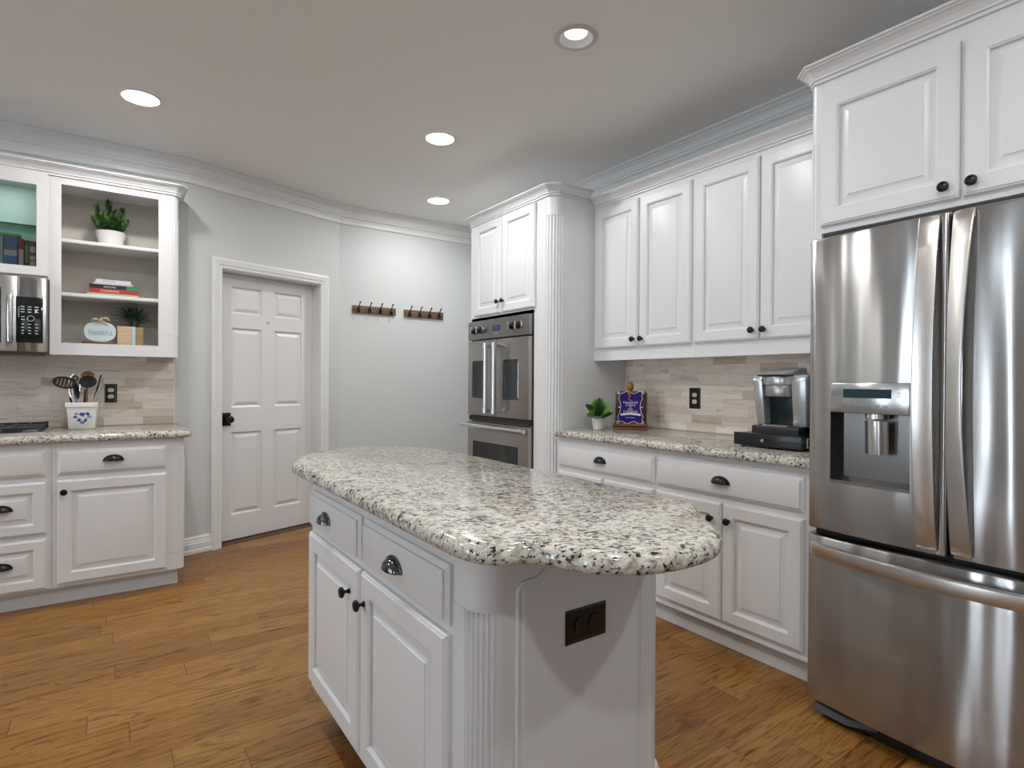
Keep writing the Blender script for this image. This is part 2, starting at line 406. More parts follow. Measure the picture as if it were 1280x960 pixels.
def tag(o, label, cat, group=None):
    o['label'] = label; o['category'] = cat
    if group: o['group'] = group
    return o
def struct(o): o['kind'] = 'structure'; return o
def lab(o, l): o['label'] = l; return o
def sweep(path, prof, to3=lambda x, y, v: (x, y, v), closed=False):
    """profile (d,v) swept on a plan path; d points to the right-hand side of travel"""
    n = len(path); rings = []
    for i in range(n):
        p = Vector(path[i]); a = Vector(path[i-1]) if i > 0 else None; b = Vector(path[i+1]) if i < n-1 else None
        ns = []
        for q, r in ((a, p), (p, b)):
            if q is None or r is None: continue
            e = (r-q).normalized(); ns.append(Vector((e.y, -e.x)))
        nn = ns[0] if len(ns) == 1 else (ns[0]+ns[1])/(1+ns[0].dot(ns[1]))
        rings.append([to3(p.x+nn.x*d, p.y+nn.y*d, v) for d, v in prof])
    return MB().loft(rings, True, True)
def arc(cx, cy, r, a0, a1, n=10):
    return [(cx+r*cos(radians(a0+(a1-a0)*i/n)), cy+r*sin(radians(a0+(a1-a0)*i/n))) for i in range(n+1)]
def flute_arc(cx, cy, r, a0, a1, nf=6, dep=0.0065, sub=6):
    out = []; n = nf*sub
    for i in range(n+1):
        t = i/n; ph = (t*nf) % 1.0
        rr = r + 0.002 - (dep*max(0.0, sin(pi*ph))**0.7 if 0 < i < n else 0)
        out.append((cx+rr*cos(radians(a0+(a1-a0)*t)), cy+rr*sin(radians(a0+(a1-a0)*t))))
    return out
def text(body, size, fr, a, b, d, m, parent, name='lettering', ext=0.0006, spx=1.0, align='CENTER', shear=0.0):
    cu = bpy.data.curves.new(name, 'FONT'); cu.body = body; cu.size = size; cu.align_x = align; cu.align_y = 'CENTER'; cu.extrude = ext; cu.shear = shear
    tmp = bpy.data.objects.new('tmp', cu); COL.objects.link(tmp)
    me = bpy.data.meshes.new_from_object(tmp.evaluated_get(bpy.context.evaluated_depsgraph_get()))
    bpy.data.objects.remove(tmp); bpy.data.curves.remove(cu)
    org = root_loc(parent)
    for v in me.vertices:
        q = fr.P(a+v.co.x*spx, b+v.co.y, d+v.co.z) - org; v.co = q
    me.materials.clear(); me.materials.append(M[m])
    o = bpy.data.objects.new(name, me); COL.objects.link(o); o.parent = parent
    return o
# ------------------------------------------------------------------ STRUCTURE
def wallbox(name, fr, a0, a1, b0, b1, holes=(), t=0.12, m='wall'):
    xs = sorted({a0, a1, *[h[0] for h in holes], *[h[1] for h in holes]}); zs = sorted({b0, b1, *[h[2] for h in holes], *[h[3] for h in holes]})
    mb = MB()
    for i in range(len(xs)-1):
        for j in range(len(zs)-1):
            cx, cz = (xs[i]+xs[i+1])/2, (zs[j]+zs[j+1])/2
            if any(h[0] < cx < h[1] and h[2] < cz < h[3] for h in holes): continue
            mb.fbox(fr, xs[i], xs[i+1], zs[j], zs[j+1], -t, 0)
    return struct(mb.build(name, m, smooth=0))
frL = Fr((0, WL, 0), (1, 0, 0), (0, -1, 0))
frR = Fr((WR, 0, 0), (0, 1, 0), (-1, 0, 0))
frH = Fr((0, WH, 0), (1, 0, 0), (0, -1, 0))
dv = Vector((XC2-XC1, WH-WL, 0)).normalized()
frD = Fr((XC1, WL, 0), dv, (dv.y, -dv.x, 0)); DWL = sqrt((XC2-XC1)**2+(WH-WL)**2)
DA0, DA1, DH = 0.228, 1.046, 2.005          # door opening along the angled wall
struct(MB().box(-4.4, WR+0.15, -4.2, WH+0.15, -0.1, 0).build('floor', 'floor', smooth=0))
wallbox('wall_left', frL, -4.3, XC1, 0, CEIL)
wallbox('wall_pantry', frD, 0, DWL, 0, CEIL, [(DA0, DA1, 0, DH)], t=0.16)
wallbox('wall_back', frH, XC2, WR+0.12, 0, CEIL)
wallbox('wall_right', frR, -4.1, WH, 0, CEIL)
frW = Fr((-4.2, 0, 0), (0, 1, 0), (1, 0, 0)); frS = Fr((0, -4.0, 0), (1, 0, 0), (0, 1, 0))
WINW = [(y-0.13, y+0.13, 0.25, 2.35) for y in WEST_Y]; WINS = [(x-0.75, x+0.75, 0.65, 2.35) for x in (-2.2, 0.9)]
wallbox('wall_west', frW, -4.1, WL+0.1, 0, CEIL, WINW)
wallbox('wall_south', frS, -4.3, WR+0.1, 0, CEIL, WINS)
k = 0
for fr, wins in ((frW, WINW), (frS, WINS)):
    for (a0, a1, b0, b1) in wins:
        k += 1; mb = MB()
        for (p, q, r, s_) in ((a0, a0+.05, b0, b1), (a1-.05, a1, b0, b1), (a0, a1, b0, b0+.05), (a0, a1, b1-.05, b1), (a0, a1, (b0+b1)/2-.02, (b0+b1)/2+.02), ((a0+a1)/2-.015, (a0+a1)/2+.015, b0, b1)):
            mb.fbox(fr, p, q, r, s_, -0.05, 0.0)
        mb.fbox(fr, a0-.06, a1+.06, b0-.04, b0, 0.0, 0.05)
        struct(mb.build('window_%d' % k, 'trim', smooth=0))  # unseen windows, invented to light the room; west ones narrow for fridge streaks
# ceiling with round holes for the recessed lamps
LED = [(0.123, 3.605), (1.645, 3.128), (2.203, 4.212)]
CAN = (1.644, 1.876)
OFFL = [(0.75, 0.40), (1.644, -0.63), (0.12, 2.25), (0.12, -0.45), (-1.4, 3.3)]  # unseen lamps added to light the room, some placed from shadows
def make_ceiling():
    x0, x1, y0, y1 = -4.35, WR+.12, -4.15, WH+.12; cx, cy = CAN; h = .3; mb = MB()
    def q(a, b, c, d): mb.add([(a, c, CEIL), (b, c, CEIL), (b, d, CEIL), (a, d, CEIL)], [(0, 1, 2, 3)])
    q(x0, cx-h, y0, y1); q(cx+h, x1, y0, y1); q(cx-h, cx+h, y0, cy-h); q(cx-h, cx+h, cy+h, y1)
    n = 32; inn, out = [], []
    for i in range(n):
        a = 2*pi*i/n; ca, sa = cos(a), sin(a); k_ = h/max(abs(ca), abs(sa))
        inn.append((cx+.072*ca, cy+.072*sa, CEIL)); out.append((cx+k_*ca, cy+k_*sa, CEIL))
    mb.add(inn+out, [(i, (i+1) % n, n+(i+1) % n, n+i) for i in range(n)])
    struct(mb.build('ceiling', 'ceil', smooth=0))
make_ceiling()
CROWN = [(0, -.147), (.012, -.147), (.014, -.139), (.008, -.137), (.010, -.118), (.018, -.098), (.026, -.089), (.033, -.087), (.033, -.080), (.028, -.078), (.030, -.070), (.036, -.068), (.036, -.062), (.040, -.048), (.050, -.034), (.064, -.027), (.064, -.020), (.072, -.018), (.083, -.014), (.083, -.001), (0, -.001)]
struct(sweep([(-4.2, WL), (XC1, WL), (XC2, WH), (WR, WH), (WR, -4.0)], [(d, CEIL+v) for d, v in CROWN]).build('trim_crown', 'trim', smooth=12))
BASEP = [(0, .002), (.016, .002), (.018, .012), (.017, .028), (.014, .034), (.015, .05), (.015, .074), (.011, .080), (.0125, .086), (.008, .098), (.0095, .106), (.004, .122), (0, .122)]
def dpt(a): p = frD.P(a, 0, 0); return (p.x, p.y)
struct(sweep([(0.36, WL), (XC1, WL), dpt(DA0-.07)], BASEP).build('baseboard_left', 'trim', smooth=12))
struct(sweep([dpt(DA1+.07), (XC2, WH), (WR, WH)], BASEP).build('baseboard_back', 'trim', smooth=12))
# door casing and jamb
CASE = [(0, 0), (0, .010), (.006, .0135), (.020, .014), (.028, .019), (.046, .0215), (.058, .024), (.064, .020), (.074, .018), (.074, 0)]
def case_map(x, y, v): return frD.P(x, y, v)
# travel up the left, over, down the right: the left-hand side is outside, so flip
struct(sweep([(DA1, 0.0), (DA1, DH), (DA0, DH), (DA0, 0.0)], CASE, case_map).build('trim_door_casing', 'trim', smooth=12))
jm = MB()
jm.fbox(frD, DA0-.012, DA0+.006, 0, DH, -.159, .001); jm.fbox(frD, DA1-.006, DA1+.012, 0, DH, -.159, .001); jm.fbox(frD, DA0, DA1, DH-.006, DH+.012, -.159, .001)
struct(jm.build('trim_door_jamb', 'trim', smooth=0))
# the six-panel door, set deep in its jamb
DR = struct(bpy.data.objects.new('door_1', bpy.data.meshes.new('door_1')))
def make_door():
    global DR
    bpy.data.objects.remove(DR)
    DD = -0.105; a0, a1, b0, b1 = DA0+.008, DA1-.008, 0.012, DH-.009
    L0, R0 = (DA0+.128, DA0+.366), (DA0+.472, DA0+.712)
    rows = [(0.195, 0.815), (1.0, 1.597), (1.705, 1.905)]
    # slab face with real panel openings
    xs = [a0, L0[0], L0[1], R0[0], R0[1], a1]; zs = [b0, rows[0][0], rows[0][1], rows[1][0], rows[1][1], rows[2][0], rows[2][1], b1]
    mb = MB()
    for i in range(5):
        for j in range(7):
            if i in (1, 3) and j in (1, 3, 5):
                p = [(0, DD), (.002, DD-.008), (.012, DD-.014), (.016, DD-.014), (.038, DD-.003), (.040, DD-.002)]
                aa0, aa1, bb0, bb1 = xs[i], xs[i+1], zs[j], zs[j+1]
                rings = [[frD.P(aa0+q, bb0+q, d), frD.P(aa1-q, bb0+q, d), frD.P(aa1-q, bb1-q, d), frD.P(aa0+q, bb1-q, d)] for q, d in p]
                n = 4; fs = [(k_*n+i_, k_*n+(i_+1) % n, (k_+1)*n+(i_+1) % n, (k_+1)*n+i_) for k_ in range(len(rings)-1) for i_ in range(n)]
                fs.append(tuple((len(rings)-1)*n+i_ for i_ in range(n)))
                mb.add([v for r in rings for v in r], fs)
            else:
                mb.add([frD.P(xs[i], zs[j], DD), frD.P(xs[i+1], zs[j], DD), frD.P(xs[i+1], zs[j+1], DD), frD.P(xs[i], zs[j+1], DD)], [(0, 1, 2, 3)])
    # edges and back
    q = [frD.P(a, b, d) for d in (DD, DD-.04) for a, b in ((a0, b0), (a1, b0), (a1, b1), (a0, b1))]
    mb.add(q, [(0, 1, 5, 4), (1, 2, 6, 5), (2, 3, 7, 6), (3, 0, 4, 7), (7, 6, 5, 4)])
    d = struct(mb.build('door_1', 'white', smooth=20))
    ka, kb = DA0+.090, 0.915
    e = MB().fbox(frD, ka-.032, ka+.030, kb-.048, kb+.048, DD, DD+.008).build('escutcheon', 'black', d, bevel=.002); lab(e, 'square black back plate of the door knob')
    MB().lathe([(.012, 0), (.012, .02), (.016, .026), (.025, .034), (.0275, .045), (.024, .056), (.012, .062), (0, .063)], frD.P(ka+.004, kb, DD+.008), frD.n, 20).build('door_knob', 'black', d)
    MB().lathe([(.013, 0), (.013, .003), (.007, .006), (.007, .004), (0, .004)], frD.P(DA0+.419, 1.657, DD), frD.n, 16).build('peephole', 'canring', d)
    # thin dark threshold under the door and closed dark space behind it
    struct(MB().fbox(frD, DA0, DA1, 0.0, 0.004, -.159, -.02).build('trim_threshold', 'toe', smooth=0))
    struct(MB().fbox(frD, DA0-.1, DA1+.1, 0, DH+.1, -.2, -.162).build('wall_pantry_backing', 'blackmat', smooth=0))
make_door()
def backsplash(name, fr, a0, a1, b0, b1, m):
    return struct(MB().fbox(fr, a0, a1, b0, b1, 0.0005, 0.009).build(name, m, smooth=0))
backsplash('wall_left_backsplash', frL, -2.0, 0.345, 0.9115, 1.40, 'tileX')
struct(MB().fbox(frL, .345, .351, .9115, 1.3465, .0005, .011).build('trim_tile_edge', 'trim', smooth=0))
backsplash('wall_right_backsplash', frR, 1.14, 2.788, 0.9115, 1.40, 'tileY')
# ------------------------------------------------------------------ cabinet parts
DOORP = [(0, 0), (0, .014), (.004, .0195), (.056, .0195), (.060, .0115), (.066, .0105), (.071, .0105), (.096, .0175), (.099, .0178)]
def doorprof(w, h):
    s_ = min(1.0, min(w, h)/0.30); st = .056*min(1, max(.72, s_))
    return [(0, 0), (0, .011), (.003, .0165), (.006, .0165), (.009, .0205), (st, .0205), (st+.003, .0175), (st+.006, .0165), (st+.008, .0065), (st+.011, .0065), (st+.011+.028*s_, .0165), (st+.012+.028*s_, .0185), (st+.014+.028*s_, .0188)]
SLABP = [(0, 0), (0, .008), (.013, .014), (.014, .0185), (.017, .0195)]
def knob(fr, a, b, d, parent):
    return MB().lathe([(.0075, 0), (.0085, .003), (.005, .006), (.005, .014), (.011, .018), (.0155, .021), (.0165, .025), (.0145, .029), (.0105, .0305), (.0095, .029), (.006, .0305), (0, .031)], fr.P(a, b, d), fr.n, 20).build('knob', 'black', parent)
def pull(fr, a, b, d, parent, w=.044, h=.030, m='pewter'):
    mb = MB(); NT, NP = 17, 9; vs = []
    for j in range(NP):
        ph = (pi/2)*j/(NP-1)*0.985
        for i in range(NT):
            th = pi*i/(NT-1)
            vs.append(fr.P(a+w*cos(ph)**.8*cos(th), b+h*sin(th)*cos(ph)**.8, d+.002+.026*sin(ph)))
    mb.add(vs, [(j*NT+i, j*NT+i+1, (j+1)*NT+i+1, (j+1)*NT+i) for j in range(NP-1) for i in range(NT-1)])
    rim = MB().tube([fr.P(a+(w+.002)*cos(pi*i/20), b+(h+.002)*sin(pi*i/20), d+.003) for i in range(21)], .0032, 8)
    mb.add(rim.v, rim.f)
    return mb.build('cup_pull', m, parent, smooth=60)
def cdoor(root, fr, a0, a1, b0, b1, kn=None, name='door'):
    o = MB().nested(fr, a0, a1, b0, b1, doorprof(abs(a1-a0), b1-b0)).build(name, 'white', root, smooth=25)
    if kn: knob(fr, kn[0], kn[1], .0193, o)
    return o
def cdrawer(root, fr, a0, a1, b0, b1, pl=None, raised=False, m='pewter'):
    o = MB().nested(fr, a0, a1, b0, b1, doorprof(abs(a1-a0), b1-b0) if raised else SLABP).build('drawer', 'white', root, smooth=25)
    if pl: pull(fr, pl[0], pl[1], .0193 if not raised else .0175, o, m=m)
    return o
# small cornice on cabinets
CCROWN = [(0, 0), (.009, 0), (.009, .006), (.004, .008), (.004, .013), (.012, .015), (.012, .021), (.015, .026), (.022, .036), (.033, .046), (.043, .050), (.043, .054), (.051, .056), (.051, .064), (0, .064)]
# ------------------------------------------------------------------ ISLAND
def make_island():
    t = thing('kitchen_island', 'white kitchen island cabinet standing alone in the middle of the oak floor', 'island', (0.87, 1.5, 0))
    x0, x1, y0, y1, r = .592, 1.14, .945, 2.085, .062
    head = [(x1, y1), (x0, y1)]
    plain = head + arc(x0+r, y0+r, r, 180, 270, 24)+arc(x1-r, y0+r, r, 270, 360, 10)
    fl = head + flute_arc(x0+r, y0+r, r, 182, 243, 6, .0055)+arc(x0+r, y0+r, r, 247, 270, 5)+arc(x1-r, y0+r, r, 270, 360, 10)
    mb = MB().prism(plain, .745, .868).prism(plain, .115, .27).prism(fl, .27, .745)
    mb.build('body', 'white', t, smooth=30)
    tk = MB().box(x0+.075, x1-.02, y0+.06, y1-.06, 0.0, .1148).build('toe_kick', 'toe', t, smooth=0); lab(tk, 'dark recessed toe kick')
    bp = [(0, 0.0), (.018, 0.0), (.018, .20), (.014, .215), (.016, .228), (.006, .25), (0, .25)]
    pth = [(x0+.02, y0+.022)] + [(px, py) for px, py in arc(x0+r, y0+r, r, 225, 270, 6)] + arc(x1-r, y0+r, r, 270, 360, 8) + [(x1, y1)]
    sweep(pth, bp).build('base_moulding', 'white', t, smooth=30)
    fr = Fr((x0, 0, 0), (0, 1, 0), (-1, 0, 0))
    cdrawer(t, fr, 1.576, 2.066, .692, .822, (1.868, .745))
    cdrawer(t, fr, 1.056, 1.551, .692, .822, (1.318, .743))
    cdoor(t, fr, 1.568, 2.066, .150, .674, (1.640, .592))
    cdoor(t, fr, 1.056, 1.552, .150, .674, (1.520, .592))
    # arched panel on the short end
    fe = Fr((0, y0, 0), (1, 0, 0), (0, -1, 0))
    a0, a1, c = .674, 1.046, .860; sh = .802
    half = [(a1, .10), (a1, sh-.026)] + [(a1-.026+.026*cos(radians(q)), sh-.026+.026*sin(radians(q))) for q in (30, 60, 90)] + [(a1-.048, sh)]
    half += [(a1-.048-.082*q, sh+.060*(q*q*(3-2*q))) for q in (.2, .35, .5, .65, .8, 1.0)]
    arch = half + [(2*c-p[0], p[1]) for p in half[::-1]]
    pn = MB().nestpoly(fe, arch, [(0, .0), (0, .006), (.002, .008), (.006, .008), (.008, .003), (.010, .003), (.019, .0075), (.020, .008)])
    pn.build('end_panel', 'white', t, smooth=0)
    return t
make_island()
def catmull(pts, n=8):
    out = []; N = len(pts)
    for i in range(N-1):
        p0, p1, p2, p3 = [Vector(pts[max(0, min(N-1, i+q))]) for q in (-1, 0, 1, 2)]
        for k_ in range(n):
            t_ = k_/n
            out.append(tuple(0.5*((2*p1)+(p2-p0)*t_+(2*p0-5*p1+4*p2-p3)*t_**2+(3*p1-p0-3*p2+p3)*t_**3)))
    out.append(tuple(pts[-1])); return out
SLAB = [(.020, .870), (.010, .8705), (.004, .873), (.001, .878), (.0, .885), (.001, .893), (.004, .900), (.010, .906), (.017, .9095), (.024, .911)]
def slab(name, pts, label):
    mb = MB().nestpoly(FrZ(), pts, SLAB)
    return tag(mb.build(name, 'granite', smooth=50), label, 'countertop')
def make_island_top():
    left = [(.533, 2.13), (.533, 1.8), (.533, 1.4), (.533, 1.10), (.533, 1.0), (.536, .945), (.546, .902), (.566, .872), (.596, .851), (.627, .838), (.645, .822), (.656, .795), (.672, .757), (.697, .722), (.730, .694), (.775, .671), (.820, .660), (.868, .657)]
    rightm = [(1.738-x, y) for x, y in left[:-1][::-1]]
    rightm = [(x, y) for x, y in rightm if y < 2.0] + [(1.205, 2.02), (1.2, 2.17)]
    far = [(1.170, 2.30), (1.10, 2.41), (1.02, 2.475), (.93, 2.503), (.84, 2.50), (.745, 2.47), (.66, 2.40), (.60, 2.31), (.552, 2.20), (.535, 2.15)]
    c = catmull(left+rightm+far+[left[0]], 8)[:-1]
    slab('island_countertop', c, 'speckled cream granite slab with scalloped rounded ends lying on the island')
make_island_top()
# ------------------------------------------------------------------ LEFT BASE RUN
FL = 3.86                       # face frame plane
frLB = Fr((0, FL, 0), (1, 0, 0), (0, -1, 0))
def left_base():
    xr = .354; r = .035
    t = thing('base_cabinet', 'white base cabinet with one drawer over one door, under the utensil crock', 'cabinet', (0.05, 4.1, 0), 'white base cabinets along the cooktop wall')
    fl = flute_arc(xr-r, FL+r, r, 0, -90, 4, .003); pl = arc(xr-r, FL+r, r, 0, -90, 16)
    def plan(c): return [(-.2575, FL)] + [(-.2575, WL-.001)] + [(xr, WL-.001)] + c
    MB().prism(plan(pl), .756, .868).prism(plan(fl), .20, .756).prism(plan(pl), .098, .20).build('body', 'white', t, smooth=30)
    MB().box(-.2575, xr-.03, FL+.065, WL-.002, 0, .0978).build('toe_kick', 'white', t)
    sweep([(-.2575, FL+.065), (xr-.03, FL+.065)], [(0, 0), (.012, 0), (.012, .05), (.004, .06), (0, .06)]).build('base_moulding', 'white', t)
    cdrawer(t, frLB, -.236, .262, .697, .826, (.010, .758), m='black')
    cdoor(t, frLB, -.236, .262, .118, .670, (-.206, .608))
    t2 = thing('base_cabinet', 'white base cabinet with a stack of wide drawers under the cooktop', 'cabinet', (-.8, 4.1, 0), 'white base cabinets along the cooktop wall')
    MB().box(-1.30, -.2585, FL, WL-.001, .098, .868).build('body', 'white', t2)
    MB().box(-1.30, -.2585, FL+.065, WL-.002, 0, .0978).build('toe_kick', 'white', t2)
    sweep([(-1.30, FL+.065), (-.2585, FL+.065)], [(0, 0), (.012, 0), (.012, .05), (.004, .06), (0, .06)]).build('base_moulding', 'white', t2)
    for b0, b1, rs, pz in ((.697, .830, False, .75), (.398, .668, True, .530), (.110, .370, True, .236)):
        cdrawer(t2, frLB, -.640, -.278, b0, b1, (-.459, pz) if b1 < .69 else None, rs, m='black')
        cdrawer(t2, frLB, -1.28, -.665, b0, b1, (-.97, pz), rs, m='black')
left_base()
slab('cooktop_countertop', [(-1.34, 3.825), (.385, 3.825), (.388, 3.835), (.388, WL-.010), (-1.34, WL-.010)][:1]+arc(.388-.02, 3.825+.02, .02, -90, 0, 5)+[(.388, WL-.010), (-1.34, WL-.010)], 'cream granite counter slab on the cooktop wall, under the utensil crock')
def make_cooktop():
    t = thing('gas_cooktop', 'black gas cooktop with steel tray set in the left granite counter', 'cooktop', (-.74, 4.18, .911))
    z = .9112; x0, x1, y0, y1 = -1.20, -.285, 3.93, 4.40
    MB().nestpoly(FrZ(), [(x0, y0), (x1, y0), (x1, y1), (x0, y1)], [(0, z), (0, z+.006), (.004, z+.010), (.035, z+.010), (.045, z+.006)]).build('tray', 'handle', t)
    for gx0, gx1 in ((-.575, -.315), (-.87, -.61), (-1.165, -.905)):
        mb = MB()
        def bar(a, b, r=.008): mb.tube([a, b], r, 4)
        zz = z+.034; ya, yb = y0+.05, y1-.05
        for yy in (ya, yb, (ya+yb)/2): bar((gx0, yy, zz), (gx1, yy, zz))
        for xx in (gx0, gx1, (gx0+gx1)/2): bar((xx, ya, zz), (xx, yb, zz))
        for xx in (gx0+.07, gx1-.07): bar((xx, ya, zz+.002), (xx, ya+.13, zz+.002), .006); bar((xx, yb-.13, zz+.002), (xx, yb, zz+.002), .006)
        for xx in (gx0, gx1):
            for yy in (ya, yb, (ya+yb)/2): mb.tube([(xx, yy, z+.008), (xx, yy, zz+.010)], .010, 6)
        mb.build('grate', 'iron', t, smooth=30)
        for yy in (ya+.09, yb-.09):
            MB().lathe([(.05, 0), (.05, .008), (.036, .012), (.036, .018), (0, .020)], ((gx0+gx1)/2, yy, z+.006), seg=18).build('burner', 'iron', t)
    MB().box(-.335, -.305, 4.06, 4.30, z+.0062, z+.012).build('vent_strip', 'chrome', t)
make_cooktop()
# ------------------------------------------------------------------ LEFT WALL CABINETS
FU = 4.17
frLU = Fr((0, FU, 0), (1, 0, 0), (0, -1, 0))
UB, UT = 1.347, 2.375
def left_upper():
    xr, r = .346, .035
    t = thing('wall_cabinet', 'open white wall cabinet with three shelf bays holding plants and stacked books', 'cabinet', (0.03, 4.3, UB), 'white wall cabinets beside the microwave')
    pl = arc(xr-r, FU+r, r, 0, -90, 14); flu = flute_arc(xr-r, FU+r, r, 0, -90, 4, .003)
    def plan(c): return [(.2375, FU), (.2375, FU+.02), (xr-.018, FU+.02), (xr-.018, WL-.001), (xr, WL-.001)] + c
    mb = MB().prism(plan(pl), 2.222, UT).prism(plan(flu), 1.482, 2.222).prism(plan(pl), UB, 1.482)
    mb.box(-.2895, -.2375, FU, FU+.02, UB, UT)                # left stile
    mb.box(-.2375, .2375, FU, FU+.02, 2.325, UT).box(-.2375, .2375, FU, FU+.02, UB, 1.416)
    mb.box(-.2895, -.2715, FU+.02, WL-.001, UB, UT)           # left side
    mb.box(-.2715, xr-.018, FU+.02, WL-.001, 2.345, UT).box(-.2715, xr-.018, FU+.02, WL-.001, 1.395, 1.416)
    mb.build('body', 'white', t, smooth=30)
    MB().box(-.2710, xr-.0185, WL-.012, WL-.002, 1.4165, 2.3445).build('back_panel', 'inside', t)
    for xl in (-.2712, xr-.0235): MB().box(xl, xl+.0047, FU+.0205, WL-.013, 1.4165, 2.3445).build('side_lining', 'inside', t)
    for z in (2.018, 1.708):
        MB().box(-.266, xr-.024, FU+.012, WL-.0125, z-.020, z).build('shelf', 'white', t, bevel=.002)
    sweep([(-.2895, FU), (xr-.018, FU), (xr, FU+.018), (xr, WL-.002)], [(d, 2.365+v) for d, v in CCROWN]).build('crown_moulding', 'white', t, smooth=12)
    # glass-door cabinet over the microwave
    g = thing('wall_cabinet', 'white wall cabinet with a glass door showing upright cookbooks, over the microwave', 'cabinet', (-.67, 4.3, 1.77), 'white wall cabinets beside the microwave')
    b0 = 1.772; mb = MB()
    mb.box(-1.05, -.2905, FU+.02, WL-.001, b0, 1.80).box(-1.05, -.2905, FU+.02, WL-.001, 2.345, UT)
    mb.box(-1.05, -1.032, FU+.02, WL-.001, 1.80, 2.345).box(-.3085, -.2905, FU+.02, WL-.001, 1.80, 2.345)
    mb.box(-1.05, -.2905, FU, FU+.02, 2.352, UT).box(-1.05, -.2905, FU, FU+.02, b0, 1.795)
    mb.box(-1.05, -1.02, FU, FU+.02, 1.795, 2.352).box(-.305, -.2905, FU, FU+.02, 1.795, 2.352)
    mb.build('body', 'white', g)
    MB().box(-1.031, -.3095, WL-.012, WL-.002, 1.8005, 2.3445).build('back_panel', 'teal', g)
    MB().box(-.3135, -.3090, FU+.021, WL-.013, 1.8005, 2.3445).build('side_lining', 'teal', g)
    sh = MB().box(-1.03, -.314, FU+.06, WL-.013, 2.072, 2.080).build('shelf', 'glassshelf', g); lab(sh, 'green-edged glass shelf')
    MB().box(-1.03, -.314, FU+.0575, FU+.0598, 2.072, 2.080).build('shelf_edge', 'shelfglass', sh)
    pk = MB().lathe([(.03, 0), (.03, -.010), (0, -.010)], (-.50, FU+.12, 2.3448), seg=18).build('puck_light', 'lens', g)  # hidden puck lamp, added to brighten the cabinet interior
    a = area('puck_lamp', (0, 0, 0), (0, 0, 0), .05, .05, 0.25, (0.96, 1.0, 0.98), 'DISK'); a.parent = pk; a.location = (-.50+.67, FU+.12-4.3, 2.333-1.77)
    for (a0, a1) in ((-.655, -.296), (-1.04, -.665)):
        d = MB()
        st = .050
        for p in ((a0, a0+st, 1.788, 2.362), (a1-st, a1, 1.788, 2.362), (a0+st, a1-st, 1.788, 1.836), (a0+st, a1-st, 2.294, 2.362)):
            d.fbox(frLU, p[0], p[1], p[2], p[3], .0005, .0195)
        dd = d.build('door', 'white', g)
        MB().fbox(frLU, a0+st-.004, a1-st+.004, 1.834, 2.296, .006, .009).build('glass_pane', 'glass', dd)
    sweep([(-1.05, FU), (-.2905, FU)], [(d, 2.365+v) for d, v in CCROWN]).build('crown_moulding', 'white', g, smooth=12)
left_upper()
def make_microwave():
    t = thing('microwave', 'stainless over-range microwave with black keypad, hung under the glass cabinet', 'microwave', (-.67, 4.25, 1.35))
    Y = 4.082; fr = Fr((0, Y, 0), (1, 0, 0), (0, -1, 0))
    MB().box(-1.048, -.2945, Y+.02, WL-.012, 1.352, 1.7715).build('body', 'fridgeside', t, bevel=.003)
    MB().box(-1.0, -.33, Y+.05, WL-.05, 1.341, 1.3518).build('grease_filter', 'fridgeside', t)
    MB().fbox(fr, -1.048, -.418, 1.356, 1.764, -.019, .006).build('door', 'steel', t, bevel=.004)
    dr = t.children[-1]
    MB().fbox(fr, -.99, -.485, 1.40, 1.70, .006, .009).build('window', 'dglass', dr, bevel=.003)
    MB().fbox(fr, -.4165, -.296, 1.356, 1.764, -.019, .004).build('control_panel', 'steel', t, bevel=.004)
    cp = t.children[-1]
    kp = MB().nestpoly(fr, [(-.432+.008, 1.405)]+[(-.311, 1.405), (-.311, 1.655), (-.424, 1.655)], [(0, .0), (0, .0085), (.003, .010)]).build('keypad', 'dglass', cp); lab(kp, 'black glass keypad')
    mb = MB()
    for j, z in enumerate((1.600, 1.586, 1.571)):
        for i, x in enumerate((-.397, -.368, -.338)): mb.fbox(fr, x-.008, x+.008, z-.0022, z+.0022, .0102, .0106)
    for z in (1.545, 1.530): mb.fbox(fr, -.403, -.388, z-.002, z+.002, .0102, .0106)
    for z in (1.505, 1.487, 1.470, 1.455):
        for x in (-.397, -.368, -.338): mb.fbox(fr, x-.006, x+.006, z-.0018, z+.0018, .0102, .0106)
    mb.fbox(fr, -.4135, -.4115, 1.540, 1.600, .0102, .0106)
    merge(kp, mb.build('keypad_print', 'mwmark', kp))
    mb = MB().lathe([(.0155, .0), (.0155, .004), (.0135, .004), (.0135, 0)], fr.P(-.362, 1.537, .0102), fr.n, 24, True); mb.build('dial', 'mwmark', kp)
    MB().tube([fr.P(-.447, 1.412, .006), fr.P(-.447, 1.412, .032), fr.P(-.447, 1.45, .036), fr.P(-.447, 1.62, .036), fr.P(-.447, 1.652, .032), fr.P(-.447, 1.652, .006)], .0125, 12).build('handle', 'chrome', dr)
make_microwave()
